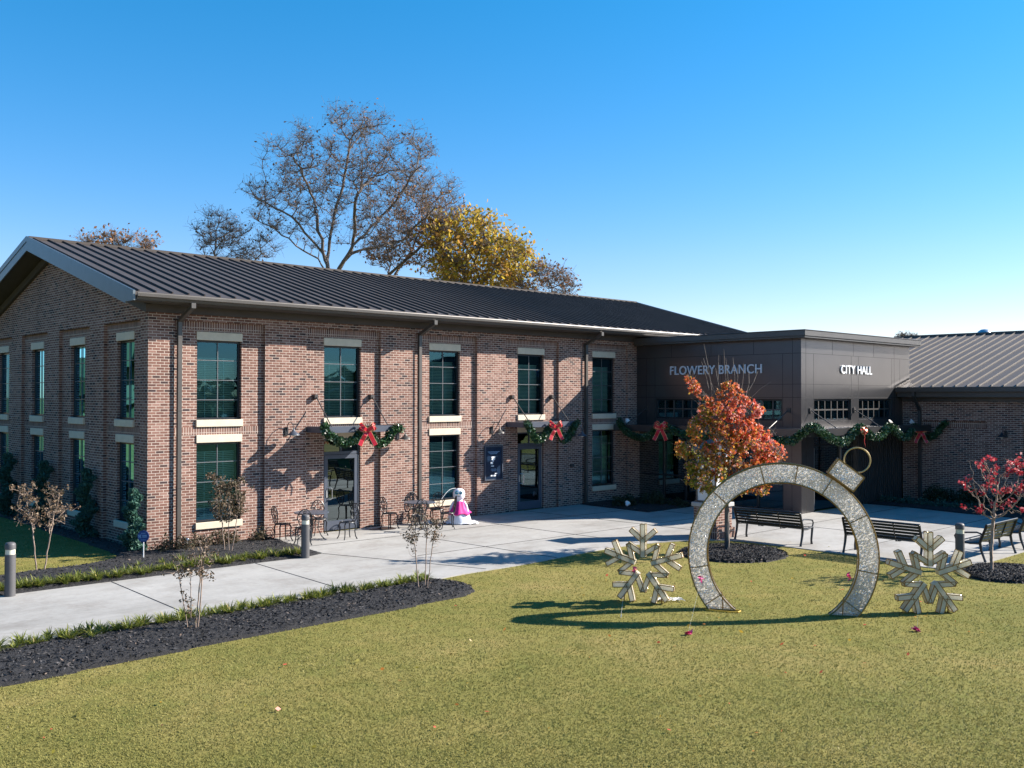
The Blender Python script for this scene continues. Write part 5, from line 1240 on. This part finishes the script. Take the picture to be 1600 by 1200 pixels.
# ---------------------------------------------------------------- garlands and bows
def garland(pts, lab, r=.125, seed=1, dens=1900):
    rg = np.random.default_rng(seed); P = np.array(smooth([tuple(p) for p in pts], 8)) if False else None
    pts = [np.array(p, float) for p in pts]; out_ = []
    for i in range(len(pts)-1):
        p0, p1, p2, p3 = (pts[max(0, min(len(pts)-1, j))] for j in (i-1, i, i+1, i+2))
        for k in range(8): t_ = k/8; out_.append(.5*((2*p1)+(-p0+p2)*t_+(2*p0-5*p1+4*p2-p3)*t_*t_+(-p0+3*p1-3*p2+p3)*t_**3))
    out_.append(pts[-1]); P = np.array(out_); o0 = P[0].copy(); P -= o0
    t = empty('garland', tuple(map(float, o0)), label=lab, cat='garland', group='evergreen garlands hung along the canopies')
    seg = np.linalg.norm(np.diff(P, axis=0), axis=1); L = seg.sum(); cum = np.r_[0, np.cumsum(seg)]; n = int(L*dens)
    s = rg.uniform(0, L, n); c = np.stack([np.interp(s, cum, P[:, k]) for k in range(3)], 1)
    lump = .75+.45*np.abs(np.sin(s*17+np.sin(s*5)*2)); d = rg.normal(size=(n, 3)); d /= np.linalg.norm(d, axis=1)[:, None]; d[:, 1] *= 1
    c = c+d*(rg.random(n)**.5*r*lump)[:, None]
    leaves(c, rg.uniform(.03, .06, n), MT['garland'], 'foliage', t, np.clip(rg.normal(.45, .25, n), 0, 1)**1.0, aspect=2)
    b = MB(); b.tube([tuple(p) for p in P[::3]], .012, 5); b.build('wire_core', MT['shrub'] if False else MT['frame'], t)
def bow(p, outv, lab, s=1.0, tilt=0):
    t = empty('ribbon_bow', tuple(map(float, p)), atan2(outv[1], outv[0])+pi/2, label=lab, cat='bow', group='red ribbon bows on the garlands')
    def strip(pts, w, par, nm):
        b = MB()
        for wd, mi, off in ((w, 0, 0), (w*1.16, 1, .004)):
            i0 = len(b.v); b.mi = mi
            for k, (x, y, z) in enumerate(pts):
                a = pts[max(0, k-1)]; c = pts[min(len(pts)-1, k+1)]; tx, tz = c[0]-a[0], c[2]-a[2]; l = sqrt(tx*tx+tz*tz)+1e-6; nx, nz = -tz/l, tx/l
                b.v.append((s*(x-nx*wd/2), s*(y+off), s*(z-nz*wd/2))); b.v.append((s*(x+nx*wd/2), s*(y+off), s*(z+nz*wd/2)))
            for k in range(len(pts)-1): b.f.append((i0+2*k, i0+2*k+1, i0+2*k+3, i0+2*k+2)); b.m.append(mi)
        return b.build(nm, [MT['ribbon'], MT['ribbongold']], par)
    for sg in (-1, 1):
        for (L, up, dy) in ((.20, .17, 0), (.22, .04, -.03), (.17, .10, -.07)):
            pts = [(sg*L*sin(pi*k/8)*.9*(1 if k < 9 else 1)+sg*.01, -.06+dy-.07*sin(2*pi*k/8), up*sin(pi*k/8)*1.0+.02*sg*sin(2*pi*k/8)) for k in range(9)]
            strip(pts, .095, t, 'loop')
        strip([(sg*.02, -.07, 0), (sg*.08, -.12, -.14), (sg*.15, -.10, -.27), (sg*.22, -.13, -.41)], .115, t, 'tail')
    b = MB(); b.lathe([(0, -.045), (.045, -.03), (.05, 0), (.045, .03), (0, .045)], (0, -.10, 0), 12); b.build('knot', MT['ribbon'], t, smooth=True)
YG = -.90
def gp(l, y): return [PY(u, v, y) for u, v in l]
garland(gp([(506, 664), (512, 678), (524, 686), (534, 692), (546, 691), (556, 686), (566, 673), (578, 678), (586, 690), (594, 694), (604, 688), (612, 676), (620, 668), (627, 671)], YG), 'dark green garland looped along the left door canopy', seed=301)
garland(gp([(823, 660), (830, 674), (838, 686), (847, 685), (856, 672), (866, 668), (874, 677), (882, 688), (890, 680), (896, 668), (903, 660)], YG), 'dark green garland looped along the right door canopy', seed=302)
bow(PY(573, 672, YG-.1), (-.35, -1), 'large sunlit red bow on the left door garland', 1.0); bow(PY(867, 667, YG-.1), (-.35, -1), 'sunlit red bow on the right door garland', 1.0)
lg = [PY(968, 657, -.25), PY(972, 668, -.5)] + [PX(u, v, 17.05) for u, v in ((984, 678), (1003, 684), (1018, 678), (1030, 665), (1045, 668), (1060, 676), (1085, 682), (1110, 678), (1130, 668), (1160, 680), (1190, 684), (1215, 688), (1240, 690))]
garland(lg, 'shaded evergreen garland along the left side of the entrance canopy', .12, 303)
rg_ = [PX(1240, 688, 17.05), PY(1268, 667, -7.95)] + [PY(u, v, -7.95) for u, v in ((1285, 676), (1300, 686), (1320, 690), (1336, 674), (1345, 668), (1362, 682), (1378, 680), (1390, 666), (1402, 676), (1415, 684), (1425, 672))]
garland(rg_, 'sunlit evergreen garland draped along the front of the entrance canopy', .13, 304)
wg = [PX(u, v, 25.5) for u, v in ((1428, 664), (1436, 676), (1448, 684), (1460, 680), (1470, 668), (1478, 660))]
garland(wg, 'shaded evergreen garland sagging against the wing wall', .12, 305)
bow(PX(1034, 668, 16.95), (-1, -.2), 'shaded red bow on the garland left of the maple', 1.05); bow(PY(1345, 676, -8.1), (.5, -1), 'bright red bow seen sideways on the front canopy garland', 1.05); bow(PX(1437, 674, 25.3), (-1, -1.2), 'shaded red bow where the garland meets the wing wall', 1.0)
